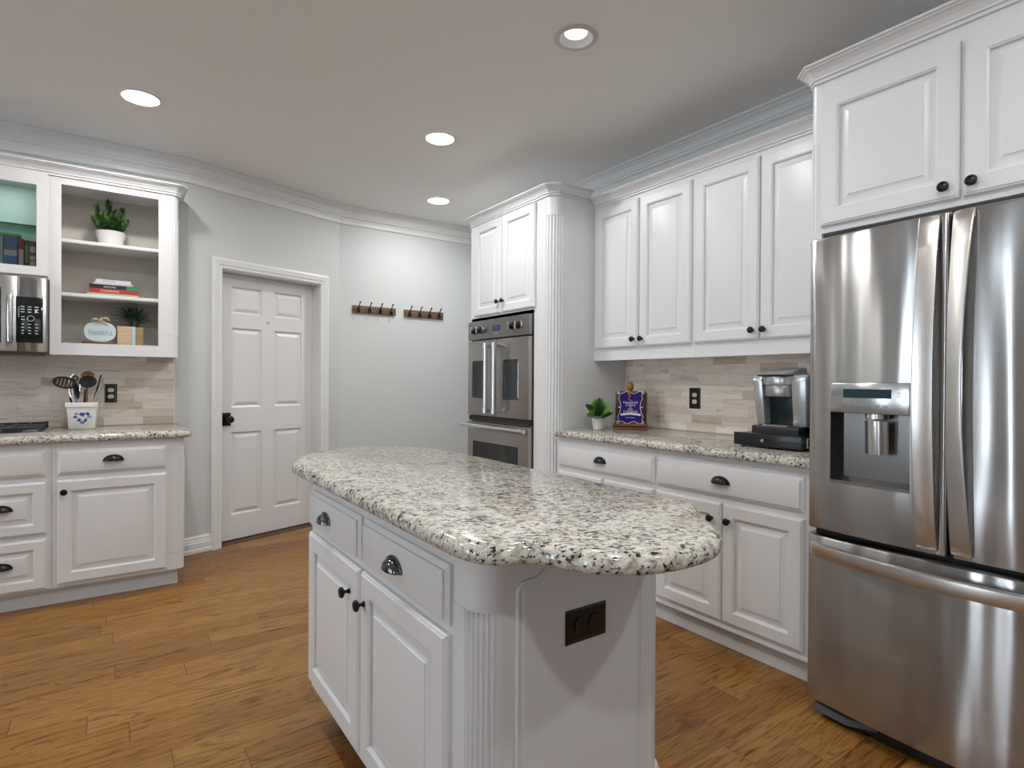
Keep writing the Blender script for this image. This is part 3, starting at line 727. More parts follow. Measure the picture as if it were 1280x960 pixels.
# ------------------------------------------------------------------ RIGHT WALL
frT = Fr((2.27, 0, 0), (0, 1, 0), (-1, 0, 0))
def tall_cabinet():
    t = thing('oven_cabinet', 'tall white cabinet with fluted corner housing the double oven', 'cabinet', (2.6, 3.28, 0))
    X, y0, y1, r, top = 2.27, 2.79, 3.79, .075, 2.42
    oy0, oy1, oz0, oz1 = 2.985, 3.775, .22, 1.665
    def planR(c): return [(oy0, X)]  # placeholder
    pl = arc(X+r, y0+r, r, 180, 270, 24); fl = flute_arc(X+r, y0+r, r, 180, 270, 6)
    def side(c): return [(X, oy0)] + c + [(WR-.001, y0), (WR-.001, y0+.02), (X+.14, y0+.02), (X+.14, oy0)]
    mb = MB().prism(side(pl), 2.268, top).prism(side(fl), .30, 2.268).prism(side(pl), .0, .30)
    mb.box(X, X+.14, oy1, y1, 0, top).box(X+.14, WR-.001, y1-.02, y1, 0, top)
    mb.box(X, WR-.001, oy0, oy1, oz1, top) if False else None
    mb.box(X, X+.02, oy0, oy1, oz1, top).box(X+.02, WR-.001, y0+.02, y1-.02, top-.02, top).box(X, WR-.02, oy0, oy1, oz1, oz1+.018)
    mb.box(X, X+.02, oy0, oy1, 0.10, oz0).box(X, WR-.02, oy0, oy1, oz0-.018, oz0).box(WR-.02, WR-.001, y0+.02, y1-.02, 0.1, top-.02)
    mb.build('body', 'white', t, smooth=30)
    MB().box(X+.06, X+.08, oy0, oy1, 0, .0998).build('toe_kick', 'white', t)
    cdoor(t, frT, 3.355, 3.715, 1.694, 2.378, (3.380, 1.775))
    cdoor(t, frT, 2.962, 3.345, 1.694, 2.378, (3.315, 1.775))
    sweep([(X, y1), (X, y0+.03), (X+.03, y0), (WR-.26, y0)], [(d*1.15, 2.392+v*.98) for d, v in CCROWN]).build('crown_moulding', 'white', t, smooth=12) if False else \
    sweep([(X, y1), (X, y0+.045), (X+.045, y0), (WR-.36, y0)], [(d*1.1, 2.388+v) for d, v in CCROWN][::1]).build('crown_moulding', 'white', t, smooth=12)
tall_cabinet()
def make_oven():
    t = thing('double_oven', 'stainless double wall oven with french doors above a drop-down lower oven', 'oven', (2.5, 3.38, .24))
    X = 2.262; fr = Fr((X, 0, 0), (0, 1, 0), (-1, 0, 0)); y0, y1 = 2.994, 3.768
    MB().box(X+.035, 2.85, 3.01, 3.75, .245, 1.64).build('body', 'fridgeside', t)
    MB().box(X+.012, X+.034, 2.987, 3.772, .235, 1.66).build('trim_frame', 'panelgrey', t, bevel=.002)
    cp = MB().fbox(fr, y0, y1, 1.517, 1.655, -.010, .030).build('control_panel', 'panelgrey', t, bevel=.004)
    for a in (3.665, 3.585, 3.175, 3.095):
        kb = MB().lathe([(.030, 0), (.030, .008), (.026, .010), (.022, .012), (.021, .034), (.018, .038), (0, .038)], fr.P(a, 1.585, .030), fr.n, 22).build('control_knob', 'blackpl', cp); lab(kb, 'black control knob with chrome grip')
        MB().lathe([(.0325, .0), (.0325, .006), (.0302, .007), (.0302, 0)], fr.P(a, 1.585, .030), fr.n, 24, True).build('knob_ring', 'chrome', kb)
        MB().fbox(fr, a-.006, a+.006, 1.585-.026, 1.585+.026, .060, .074).build('knob_grip', 'chrome', kb, bevel=.003)
    MB().fbox(fr, 3.335, 3.425, 1.568, 1.605, .030, .032).build('display', 'dglass', cp)
    text('12:00', .020, Fr((X, 3.38, 0), (0, -1, 0), (-1, 0, 0)), 0, 1.588, .0325, 'ledblue', cp, 'clock_digits')
    MB().fbox(fr, 3.35, 3.41, 1.548, 1.553, .030, .0315).build('button_row', 'chrome', cp)
    for a0, a1, wa0, wa1, ha in ((3.384, y1, 3.515, 3.70, 3.435), (y0, 3.378, 3.105, 3.29, 3.325)):
        mb = MB().fbox(fr, a0, a1, .955, 1.508, -.010, .030); d = mb.build('french_door', 'oven', t, bevel=.004)
        r_ = .018; pts = arc(wa1-r_, 1.36-r_, r_, 0, 90, 5)+arc(wa0+r_, 1.36-r_, r_, 90, 180, 5)+arc(wa0+r_, 1.082+r_, r_, 180, 270, 5)+arc(wa1-r_, 1.082+r_, r_, 270, 360, 5)
        MB().nestpoly(fr, pts, [(0, .029), (0, .0325), (.003, .034), (.008, .032)]).build('window', 'dglass', d)
        MB().tube([fr.P(ha, .985, .085), fr.P(ha, 1.475, .085)], .0155, 16).build('handle', 'chrome', d)
        hd = d.children[-1]
        for z in (1.0, 1.462):
            mb = MB()
            mb.tube([fr.P(ha, z, .03), fr.P(ha, z, .085)], .013, 12)
            mb.lathe([(.019, -.018), (.019, .018)], fr.P(ha, z, .085), (0, 0, 1), 16)
            lab(mb.build('handle_mount', 'chrome', d), 'chrome handle mount')
    MB().fbox(fr, y0, y1, .915, .950, -.010, .018).build('vent_slot', 'blackmat', t)
    d = MB().fbox(fr, y0, y1, .250, .905, -.010, .030).build('lower_door', 'oven', t, bevel=.004)
    pts = [(3.11, .36), (3.685, .36), (3.685, .765), (3.11, .765)]
    MB().nestpoly(fr, pts, [(0, .029), (0, .0325), (.004, .034), (.010, .032)]).build('window', 'dglass', d)
    MB().tube([fr.P(2.975, .882, .082), fr.P(3.785, .882, .082)], .0155, 16).build('handle', 'chrome', d)
    for a in (3.03, 3.73):
        MB().fbox(fr, a-.014, a+.014, .87, .90, .03, .082).build('handle_mount', 'chrome', d)
    MB().fbox(fr, y0+.02, y1-.02, .892, .8975, .030, .068).build('heat_shield', 'panelgrey', d)
make_oven()
frRB = Fr((2.275, 0, 0), (0, 1, 0), (-1, 0, 0))
def right_base():
    X = 2.275
    specs = [('white base cabinet next to the tall oven cabinet, under the potted plant', 1.952, 2.735, (1.960, 2.722), (2.334, 2.722), (1.964, 2.322), None, 2.346),
             ('white base cabinet next to the fridge, under the coffee maker', 1.13, 1.951, (1.193, 1.944), (1.567, 1.944), (1.191, 1.559), 1.0, 1.568)]
    for lb, y0, y1, dr, d1, d2, kn, pa in specs:
        t = thing('base_cabinet', lb, 'cabinet', (2.6, (y0+y1)/2, 0), 'white base cabinets along the coffee wall')
        MB().box(X, WR-.001, y0, y1, .105, .868).build('body', 'white', t)
        MB().box(X+.045, WR-.002, y0, y1, 0, .1048).build('toe_kick', 'white', t)
        sweep([(X+.045, y1), (X+.045, y0)], [(0, 0), (.012, 0), (.012, .055), (.004, .066), (0, .066)]).build('base_moulding', 'white', t)
        sweep([(X, y1), (X, y0)], [(0, .092), (.008, .094), (.012, .100), (.010, .110), (0, .114)]).build('bottom_moulding', 'white', t)
        cdrawer(t, frRB, dr[0], dr[1], .690, .830, (pa, .752), m='black')
        cdoor(t, frRB, d1[0], d1[1], .130, .664, (d1[0]+.045, .590))
        cdoor(t, frRB, d2[0], d2[1], .130, .664, (d2[1]-.035, .590))
    struct(MB().box(2.31, 2.60, 2.7355, 2.7895, 0, .868).build('trim_filler', 'white', smooth=0))
right_base()
slab('coffee_countertop', arc(2.235+.02, 2.745-.02, .02, 90, 180, 5) + [(2.235, 1.128), (WR-.010, 1.128), (WR-.010, 2.786), (2.335, 2.786), (2.310, 2.745)], 'cream granite counter slab between the tall oven cabinet and the fridge')
frU = Fr((2.62, 0, 0), (0, 1, 0), (-1, 0, 0))
def right_upper():
    X = 2.62
    for lb, y0, y1, d1, d2 in (('white two-door wall cabinet next to the tall oven cabinet', 1.991, 2.788, (2.392, 2.764), (2.006, 2.380)),
                               ('white two-door wall cabinet above the coffee maker, half hidden by the fridge', 1.135, 1.990, (1.604, 1.984), (1.215, 1.596))):
        t = thing('wall_cabinet', lb, 'cabinet', (2.77, (y0+y1)/2, 1.347), 'white wall cabinets above the coffee counter')
        MB().box(X, WR-.001, y0, y1, 1.36, 2.375).build('body', 'white', t)
        MB().box(X-.002, X+.02, y0, y1, 1.347, 1.36).build('light_rail', 'white', t)
        cdoor(t, frU, d1[0], d1[1], 1.424, 2.325, (d1[0]+.028, 1.470))
        cdoor(t, frU, d2[0], d2[1], 1.424, 2.325, (d2[1]-.026, 1.470))
        sweep([(X, y1), (X, y0)], [(d, 2.352+v) for d, v in CCROWN]).build('crown_moulding', 'white', t, smooth=12)
right_upper()
frF = Fr((2.15, 0, 0), (0, 1, 0), (-1, 0, 0))
def fridge_cabinet():
    t = thing('fridge_cabinet', 'white two-door cabinet above the fridge with fluted side panel and crown', 'cabinet', (2.5, .65, 1.75))
    X, y0, y1, r = 2.15, .17, 1.12, .025
    zt = 2.33
    pl = arc(X+r, y1-r, r, 90, 180, 14); fl = flute_arc(X+r, y1-r, r, 90, 180, 3, .003)
    def plan(c): return c + [(X, y1-.045), (X+.02, y1-.045), (X+.02, y1-.022), (WR-.001, y1-.022), (WR-.001, y1)]
    mb = MB().prism(plan(pl), 2.10, zt).prism(plan(fl), 1.74, 2.10).box(2.22, WR-.001, y1-.022, y1, 0, 1.74)
    mb.build('side_panel', 'white', t, smooth=30)
    MB().box(X, WR-.001, y0, y1-.0455, 1.765, zt).build('body', 'white', t) if False else MB().box(X, X+.02, y0, y1-.0455, 1.762, zt).box(X+.0205, WR-.001, y0, y1-.023, 1.762, zt).build('body', 'white', t)
    MB().box(X, WR-.001, y0-.02, y0-.0005, 0, zt).build('side_panel', 'white', t)
    cdoor(t, frF, .652, 1.072, 1.784, 2.268, (.686, 1.821))
    cdoor(t, frF, .225, .642, 1.784, 2.268, (.615, 1.821))
    sweep([(WR-.30, y1), (X+.018, y1), (X, y1-.018), (X, y0-.02)][::-1] if False else [(WR-.36, y1), (X+.022, y1), (X, y1-.022), (X, y0-.02)][::-1], [(-d, v) for d, v in [(d, 2.318+v) for d, v in CCROWN]]).build('crown_moulding', 'white', t, smooth=12)
fridge_cabinet()
def make_fridge():
    t = thing('refrigerator', 'stainless french-door refrigerator with water dispenser and bottom freezer drawer', 'refrigerator', (2.45, .645, 0))
    yc, hw = .6465, .4395; XE, BUL = 2.088, .028
    def fx(y): return XE - BUL*(1-((y-yc)/hw)**2)
    MB().box(2.155, 2.88, yc-hw+.012, yc+hw-.012, .055, 1.735).build('body', 'fridgeside', t, bevel=.004)
    def panel(y0, y1, z0, z1, hole=None):
        rb = .012
        ys = [y0, y0+.003, y0+.007, y0+rb] + [y0+rb+(y1-y0-2*rb)*i/24 for i in range(1, 24)] + [y1-rb, y1-.007, y1-.003, y1]
        zs = [z0, z0+.004, z0+.010] + [z0+.010+(z1-z0-.020)*i/6 for i in range(1, 6)] + [z1-.010, z1-.004, z1]
        if hole:
            ys = sorted(set([y for y in ys if not (abs(y-hole[0]) < .006 or abs(y-hole[1]) < .006)] + [hole[0], hole[1]]))
            zs = sorted(set(zs + [hole[2], hole[3]]))
        def rnd(q, a, b, w):
            e = min(q-a, b-q)
            return 0 if e >= w else w*(1-sqrt(max(0, 1-((w-e)/w)**2)))
        mb = MB(); nu = len(ys); vs = []
        for z in zs:
            for y in ys: vs.append((fx(y)+rnd(y, y0, y1, rb)+rnd(z, z0, z1, .010), y, z))
        fs = []
        for j in range(len(zs)-1):
            for i in range(nu-1):
                if hole and hole[0]-1e-6 <= ys[i] and ys[i+1] <= hole[1]+1e-6 and hole[2]-1e-6 <= zs[j] and zs[j+1] <= hole[3]+1e-6: continue
                fs.append((j*nu+i, j*nu+i+1, (j+1)*nu+i+1, (j+1)*nu+i))
        mb.add(vs, fs)
        # sides and back
        XB = 2.148; n0 = len(mb.v)
        border = [(y, zs[0]) for y in ys] + [(ys[-1], z) for z in zs[1:]] + [(y, zs[-1]) for y in ys[-2::-1]] + [(ys[0], z) for z in zs[-2:0:-1]]
        fr_ = [(fx(y)+rnd(y, y0, y1, rb)+rnd(z, z0, z1, .010), y, z) for y, z in border]; bk = [(XB, y, z) for y, z in border]
        n = len(border)
        mb.add(fr_+bk, [(i, (i+1) % n, n+(i+1) % n, n+i) for i in range(n)] + [tuple(range(n, 2*n))])
        return mb
    H = (.751, 1.003, .862, 1.212)
    dl = panel(.6525, 1.086, .684, 1.730, H).build('door', 'steel', t, smooth=40); lab(dl, 'door with water and ice dispenser')
    dr = panel(.207, .6405, .684, 1.730).build('door', 'steel', t, smooth=40)
    fz = panel(.207, 1.086, .062, .664).build('freezer_drawer', 'steel', t, smooth=40)
    MB().box(2.115, 2.150, .641, .652, .69, 1.728).build('door_gasket', 'darkgap', t)
    MB().box(2.115, 2.150, .225, 1.068, .6645, .6835).build('drawer_gasket', 'darkgap', t)
    # dispenser
    xf = fx(.88)+.002
    rc = MB(); y0, y1, z0, z1 = H; zc = 1.108; dpt_ = .065
    def q(*p): rc.add(p, [(0, 1, 2, 3)])
    fxl = lambda y: fx(y)+.0005
    q((fxl(y1), y1, z0), (fxl(y1), y1, zc), (xf+dpt_, y1-.02, zc), (xf+dpt_, y1-.02, z0+.02))
    q((fxl(y0), y0, z0), (xf+dpt_, y0+.02, z0+.02), (xf+dpt_, y0+.02, zc), (fxl(y0), y0, zc))
    q((xf+dpt_, y0+.02, z0+.02), (xf+dpt_, y1-.02, z0+.02), (xf+dpt_, y1-.02, zc), (xf+dpt_, y0+.02, zc))
    q((fxl(y0), y0, zc), (xf+dpt_, y0+.02, zc), (xf+dpt_, y1-.02, zc), (fxl(y1), y1, zc))
    r_ = rc.build('dispenser_recess', 'recess', dl, smooth=0)
    tr = MB().loft([[(fxl(y0), y0, z0), (fxl(y1), y1, z0), (fxl(y1), y1, z0+.010), (fxl(y0), y0, z0+.010)], [(xf+dpt_, y0+.02, z0+.005), (xf+dpt_, y1-.02, z0+.005), (xf+dpt_, y1-.02, z0+.021), (xf+dpt_, y0+.02, z0+.021)]])
    tr.build('drip_tray', 'panelgrey', dl, smooth=0)
    fd = Fr((fx(.877)-.001, 0, 0), (0, 1, 0), (-1, 0, 0))
    # tilt of the panel follows the door curve
    cpn = MB()
    cpn.loft([[(fx(y0)+.001-e, y0, zc), (fx(y1)+.001-e, y1, zc), (fx(y1)+.001-e, y1, z1), (fx(y0)+.001-e, y0, z1)] for e in (-.03, .004)])
    cp = cpn.build('control_panel', 'ctrl', dl, bevel=.004); lab(cp, 'silver dispenser control panel')
    def cpx(y, e): return fx(y0)+.001-e+(fx(y1)-fx(y0))*(y-y0)/(y1-y0)
    class CF:
        def P(s, a, b, d): y = y1-a; return Vector((cpx(y, .004+d), y, b))
    cf = CF()
    MB().loft([[cf.P(a, b, d) for a, b in ((.045, 1.160), (.198, 1.160), (.198, 1.190), (.045, 1.190))] for d in (-.002, .0012)]).build('display', 'lcd', cp)
    mk = MB()
    for a in (.04, .062, .084, .110, .132, .155, .180):
        mk.loft([[cf.P(a+x, b, d) for x, b in ((-.007, 1.133), (.007, 1.133), (.007, 1.1365), (-.007, 1.1365))] for d in (-.001, .0005)])
    for b in (1.166, 1.172, 1.178):
        mk.loft([[cf.P(.222+x, b+e, d) for x, e in ((-.007, 0), (.007, 0), (.007, .002), (-.007, .002))] for d in (-.001, .0005)])
    merge(cp, mk.build('printed_symbols', 'mark', cp))
    MB().lathe([(.034, 0), (.034, -.016), (.030, -.018), (0, -.018)], (xf+.030, .862, zc-.0005), seg=20).build('spout', 'handle', dl)
    def pad(u, v):
        y = .826+.072*u; return (xf+.030+.030*(1-v)*0-.018*sin(pi*u)-.004*v, y, .972+.112*v)
    MB().grid(pad, 9, 6).build('paddle', 'chrome', dl, solid=.004)
    # door handles: flat bars bowed outwards
    for nm, d, a0, a1 in (('left', dl, .672, .726), ('right', dr, .586, .6385)):
        mb = MB(); rings = []
        for i in range(33):
            u = i/32; z = .702+1.020*u
            bow = .012+.050*sin(pi*u)**.75; xx = fx((a0+a1)/2)-bow
            th = .012
            if nm == 'left': p = [(xx-.004, a1), (xx, a0), (xx+th, a0), (xx+th-.004, a1)]
            else: p = [(xx, a1), (xx-.004, a0+.016*sin(pi*u)), (xx+th-.004, a0+.016*sin(pi*u)), (xx+th, a1)]
            rings.append([(x, y, z) for x, y in p])
        mb.loft(rings).build('handle', 'handle', d, bevel=.0025, smooth=22)
        hh = d.children[-1]
        for z_ in (.704, 1.700): MB().box(fx(a0)-.015, fx(a0)+.02, a0+.004, a1-.004, z_, z_+.019).build('handle_mount', 'handle', d)
    rings = []
    for i in range(41):
        u = i/40; y = .222+.850*u
        bow = .006+.055*sin(pi*u)**.6; xx = fx(y)-bow
        rings.append([(xx, y, .592), (xx-.003, y, .636), (xx+.016, y, .640), (xx+.016, y, .592)])
    MB().loft(rings).build('handle', 'handle', fz, bevel=.003, smooth=22)
    MB().box(2.120, 2.20, .24, 1.05, .012, .054).build('kick_plate', 'blackmat', t)
    MB().loft([[(2.105, y, z) for y, z in ()] or [(2.100, 1.062, .020), (2.100, 1.062, .050), (2.16, 1.066, .050), (2.16, 1.066, .020)],
               [(2.092, .95, .018), (2.092, .95, .046), (2.16, .95, .046), (2.16, .95, .018)],
               [(2.115, .86, .030), (2.115, .86, .046), (2.16, .86, .046), (2.16, .86, .030)]]).build('hinge_cover', 'plate', t, bevel=.003)
    for xx in (2.13, 2.70):
        for yy in (.25, 1.0): MB().lathe([(.022, 0), (.022, .008), (.012, .012), (.012, .056)], (xx+.03, yy+.02, 0), seg=14).build('leveling_foot', 'blackmat', t)
make_fridge()
# ------------------------------------------------------------------ CEILING LAMPS
def led(x, y, label, grp=None):
    t = thing('recessed_light', label, 'ceiling light', (x, y, CEIL), grp)
    MB().lathe([(.084, -.001), (.092, -.001), (.094, -.004), (.091, -.009), (.086, -.010), (.084, -.007)], (x, y, CEIL), seg=36, ring=True).build('trim_ring', 'trim', t)
    MB().lathe([(0, -.0005), (.0838, -.0005), (.0838, -.007), (.06, -.011), (0, -.012)], (x, y, CEIL), seg=32).build('lens', 'lens', t)
    a = area('lamp_light', (x, y, CEIL-.016), (0, 0, 0), .13, .13, LAMP_W, LAMP_COL, 'DISK'); a.parent = t; a.location = (0, 0, -.016)
led(*LED[0], 'lit recessed ceiling light over the left base cabinets, nearest the cooktop wall')
led(*LED[1], 'lit recessed ceiling light in the middle of the ceiling, between the other two glaring ones')
led(*LED[2], 'lit recessed ceiling light nearest the wall with the coat hooks')
for x, y in OFFL: led(x, y, 'lit recessed ceiling light behind the photographer', 'recessed lights out of the picture')
def can():
    x, y = CAN
    t = thing('recessed_light', 'recessed can ceiling light with a visible white well, nearest the fridge', 'ceiling light', (x, y, CEIL))
    MB().lathe([(.0715, -.0005), (.092, -.0005), (.094, -.003), (.090, -.006), (.074, -.007), (.0715, -.004)], (x, y, CEIL), seg=40, ring=True).build('trim_ring', 'canring', t)
    mb = MB(); R_ = [[(x+r*cos(2*pi*k/36), y+r*sin(2*pi*k/36), CEIL+h) for k in range(36)] for r, h in ((.0715, -.004), (.067, .005), (.058, .013), (.050, .019))]
    mb.loft(R_, True, False).build('reflector', 'trim', t)
    MB().lathe([(0, .009), (.025, .010), (.040, .013), (.0495, .0185), (.0495, .03), (0, .03)], (x, y, CEIL), seg=32).build('lens', 'lensdim', t)
    l = bpy.data.lights.new('lamp_light', 'SPOT'); l.energy = LAMP_W*1.7; l.color = LAMP_COL; l.spot_size = radians(158); l.spot_blend = .3; l.shadow_soft_size = .02
    a = bpy.data.objects.new('lamp_light', l); COL.objects.link(a); a.parent = t; a.location = (0, 0, -.022)
can()
# ------------------------------------------------------------------ OUTLETS
def outlet(fr, a, b, w, h, label, m='bronze', rec='cream', horiz=False, face=.0):
    p = fr.P(a, b, face)
    t = thing('wall_outlet', label, 'outlet', p)
    MB().nested(fr, a-w/2, a+w/2, b-h/2, b+h/2, [(0, face), (0, face+.003), (.004, face+.0055), (.007, face+.0055), (.009, face+.004), (.011, face+.004)]).build('cover_plate', m, t, smooth=0)
    for s_ in (-1, 1):
        ca, cb = (a+s_*.0205, b) if horiz else (a, b+s_*.0205)
        pts = []
        for i in range(24):
            an = 2*pi*i/24; rx, rz = .0168, .0145
            xx, zz = rx*cos(an), rz*sin(an)
            if horiz: xx, zz = max(-.0125, min(.0125, zz)), xx
            else: zz = max(-.0125, min(.0125, zz))
            pts.append((ca+xx, cb+zz))
        r_ = MB().nestpoly(fr, pts, [(0, face+.0035), (0, face+.0062), (.0012, face+.0068)]).build('receptacle', rec, t)
        sl = MB()
        for dx in (-.0055, .0055):
            if horiz: sl.fbox(fr, ca-.004, ca+.004, cb+dx-.001, cb+dx+.001, face+.0066, face+.0072)
            else: sl.fbox(fr, ca+dx-.001, ca+dx+.001, cb-.002, cb+.006, face+.0066, face+.0072)
        sl.lathe([(.0022, 0), (.0022, .0005)], fr.P(ca-(.009 if horiz else 0), cb-(0 if horiz else .007), face+.0066), fr.n, 10)
        sl.build('slots', 'blackmat', r_)
    MB().lathe([(.003, 0), (.003, .001), (0, .0014)], fr.P(a, b, face+.004), fr.n, 10).build('screw', 'black', t)
outlet(frL, -.0035, 1.117, .066, .118, 'dark bronze outlet plate on the tile next to the utensil crock', face=.0091)
outlet(frR, 2.206, 1.112, .080, .126, 'dark bronze outlet plate on the tile between the recipe plaque and coffee maker', face=.0091)
outlet(Fr((0, .945, 0), (1, 0, 0), (0, -1, 0)), .860, .677, .118, .074, 'black sideways outlet plate on the island end panel', rec='blackpl', horiz=True, face=.0081)
# ------------------------------------------------------------------ COAT HOOK RAILS
def hook_rail(x0, x1, z0, z1, label):
    t = thing('coat_rack', label, 'coat rack', ((x0+x1)/2, WH, (z0+z1)/2), 'wooden coat racks')
    fr = frH
    MB().fbox(fr, x0, x1, z0, z1, .0005, .018).build('board', 'railwood', t, bevel=.002)
    zc = (z0+z1)/2
    for i in range(4):
        a = x0+.050+(x1-x0-.10)*i/3
        mb = MB()
        mb.nestpoly(fr, [(a-.011, zc-.026), (a+.011, zc-.026), (a+.011, zc+.012), (a+.006, zc+.020), (a-.006, zc+.020), (a-.011, zc+.012)], [(0, .018), (0, .021), (.002, .023)])
        mb.tube([fr.P(a, zc+.004, .020), fr.P(a, zc+.018, .034), fr.P(a, zc+.040, .050), fr.P(a, zc+.054, .066)], [.006, .005, .0045, .005], 8)
        mb.ball(fr.P(a, zc+.057, .069), .008)
        mb.tube([fr.P(a, zc-.012, .020), fr.P(a, zc-.024, .034), fr.P(a, zc-.022, .046), fr.P(a, zc-.010, .052)], [.006, .0055, .005, .005], 8)
        mb.ball(fr.P(a, zc-.008, .053), .007)
        mb.build('hook', 'black', t, smooth=50)
    mb = MB()
    for a in (x0+.020, x1-.012): mb.lathe([(.004, 0), (.004, .002), (0, .003)], fr.P(a, zc, .018), fr.n, 10)
    mb.build('screw', 'black', t)
hook_rail(1.711, 2.112, 1.797, 1.863, 'dark wood coat rack with four black hooks, beside the pantry door corner')
hook_rail(2.195, 2.596, 1.795, 1.861, 'dark wood coat rack with four black hooks, nearest the oven cabinet')
# ------------------------------------------------------------------ SMALL THINGS
def leaf(mb, base, dirv, L, w, curl=0.3, nrm=Vector((0, 0, 1)), seg=6, tip=0.0, cup=0.25):
    d = Vector(dirv).normalized(); side = d.cross(nrm)
    if side.length < 1e-3: side = d.cross(Vector((1, 0, 0)))
    side.normalize(); up = side.cross(d).normalized(); vs = []
    for i in range(seg+1):
        t_ = i/seg; ww = w*(sin(pi*(t_**.8*.93+.07))**.8) if not tip else w*(1-t_)**.7*min(1, .5+t_*4)
        c = Vector(base)+d*(L*t_)+up*(curl*L*t_*t_)
        vs += [c-side*ww+up*ww*cup, c-up*ww*.1, c+side*ww+up*ww*cup]
    fs = []
    for i in range(seg):
        for j in range(2): a = i*3+j; fs.append((a, a+1, a+4, a+3))
    mb.add(vs, fs)
def plant_counter():
    c = Vector((2.50, 2.615, .9112))
    t = thing('potted_plant', 'small broad-leaved green plant in a white pot beside the blue recipe plaque', 'plant', c)
    MB().lathe([(.030, 0), (.033, .002), (.043, .078), (.044, .082), (.041, .083), (.040, .076), (.0, .074)], c, seg=28).build('pot', 'pot', t)
    MB().lathe([(0, .0742), (.039, .0745), (.036, .079), (0, .082)], c, seg=18).build('soil', 'soil', t)
    rn = random.Random(3); mb, mb2 = MB(), MB()
    view = Vector((-.70, -.71, 0)); sd = Vector((.71, -.70, 0))
    for i in range(22):
        an = 2*pi*i/22*1.0+rn.uniform(-.3, .3)+.5*(i % 3); el = rn.choice([.15, .45, .8, 1.15])
        d = Vector((cos(an)*cos(el), sin(an)*cos(el), sin(el)))
        if (d.x > .55): d.x *= .5
        if d.dot(sd) > .3: d -= sd*.25
        leaf(mb if i % 2 else mb2, c+Vector((0, 0, .078))+d*.005, d, rn.uniform(.095, .125)*(1.0 if el > .3 else .9), rn.uniform(.022, .030), rn.uniform(-.25, .05), nrm=Vector((-.45, -.5, .6)), seg=7)
    mb.build('leaves', 'leaf', t, smooth=60, solid=.0012); mb2.build('leaves', 'leaf2', t, smooth=60, solid=.0012)
plant_counter()
def plaque():
    P0 = Vector((2.620, 2.595, 0)); P1 = Vector((2.752, 2.448, 0)); h = (P1-P0).normalized(); n = Vector((h.y, -h.x, 0))
    if n.dot(Vector((-1, -1, 0))) < 0: n = -n
    W_ = (P1-P0).length; zb = .9115
    c = (P0+P1)/2
    t = thing('recipe_plaque', 'royal blue cookbook with pale scroll border standing on a cherry wood easel', 'cookbook', (c.x, c.y, zb))
    th = radians(10)
    class TF:
        def __init__(s): s.n = Vector((n.x*cos(th), n.y*cos(th), sin(th)))
        def P(s, a, b, d): return P0 + h*a + Vector((0, 0, zb+b*cos(th))) - n*(b*sin(th)) + s.n*d
    f = TF()
    ez = MB(); ez.loft([[f.P(a, b, d) for a, b in ((-.010, .012), (W_+.008, .012), (W_+.008, .030), (-.010, .030))] for d in (-.03, .045)])
    ez.loft([[f.P(a, b, d) for a, b in ((.0, .03), (W_, .03), (W_+.004, .235), (0.012, .235))] for d in (-.022, -.010)])
    ez.loft([[Vector((*(P0+h*a+n*q).xy, zb+z)) for a, q, z in ((-.008, .048, 0), (W_+.006, .048, 0), (W_+.006, -.02, 0), (-.008, -.02, 0))], [Vector((*(P0+h*a+n*q).xy, zb+z)) for a, q, z in ((-.008, .048, .014), (W_+.006, .048, .014), (W_+.006, -.02, .014), (-.008, -.02, .014))]])
    lab(ez.build('easel', 'cherry', t, bevel=.002), 'cherry wood easel')
    kn = MB(); kc = f.P(W_/2-.005, .238, -.016)
    kn.lathe([(.010, -.01), (.009, .004), (.016, .012), (.023, .028), (.024, .044), (.019, .056), (.011, .064), (.006, .067), (0, .068)], kc, (f.P(0, 1, 0)-f.P(0, 0, 0)), 18)
    lab(kn.build('finial', 'turned', t), 'turned honey wood finial')
    rb = MB(); rb.tube([f.P(W_/2-.008, .246, .004), f.P(W_/2-.012, .225, .016), f.P(W_/2-.004, .205, .015), f.P(W_/2-.012, .180, .015)], [.006, .008, .006, .004], 8)
    lab(rb.build('twine', 'turned', t), 'twisted golden twine')
    MB().loft([[f.P(a, b, d) for a, b in ((.004, .032), (W_-.006, .032), (W_-.006, .242), (.004, .242))] for d in (-.008, .012)]).build('cover', 'maroon', t, bevel=.001)
    MB().loft([[f.P(a, b, d) for a, b in ((.026, .045), (W_-.028, .045), (W_-.030, .090), (W_-.040, .140), (W_-.028, .190), (W_-.030, .230), (.026, .230), (.028, .190), (.038, .140), (.028, .090))] for d in (.0115, .0128)]).build('cover_panel', 'royal', t, smooth=0)
    bd = MB()
    left = [(.020, .040), (.026, .062), (.018, .076), (.028, .094), (.036, .122), (.038, .142), (.034, .170), (.024, .194), (.030, .212), (.020, .232)]
    bd.tube([f.P(a, b, .0135) for a, b in left], .0022, 6); bd.tube([f.P(W_-.002-a, b, .0135) for a, b in left], .0022, 6)
    for bb, sg in ((.040, 1), (.232, -1)):
        bd.tube([f.P(.020+(W_-.042)*i/16, bb+sg*.008*sin(pi*2*i/8)*(1 if i % 16 else 0), .0135) for i in range(17)], .0022, 6)
        for aa in (.020, W_-.022):
            bd.tube([f.P(aa+.008*cos(2*pi*i/10), bb+.008*sin(2*pi*i/10), .0135) for i in range(11)], .002, 6)
    for aa in (.028, W_-.030): bd.loft([[f.P(aa+x, .137+y, d) for x, y in ((-.010, 0), (0, -.004), (.010, 0), (0, .004))] for d in (.0125, .0150)])
    bd.build('scroll_border', 'pink', t, smooth=60)
    MB().loft([[f.P(W_/2+x, b, d) for x, b in ((-.062, .083), (0, .090), (.062, .083), (.062, .097), (0, .104), (-.062, .097))] for d in (.0125, .0142)]).build('banner', 'pink', t, smooth=0)
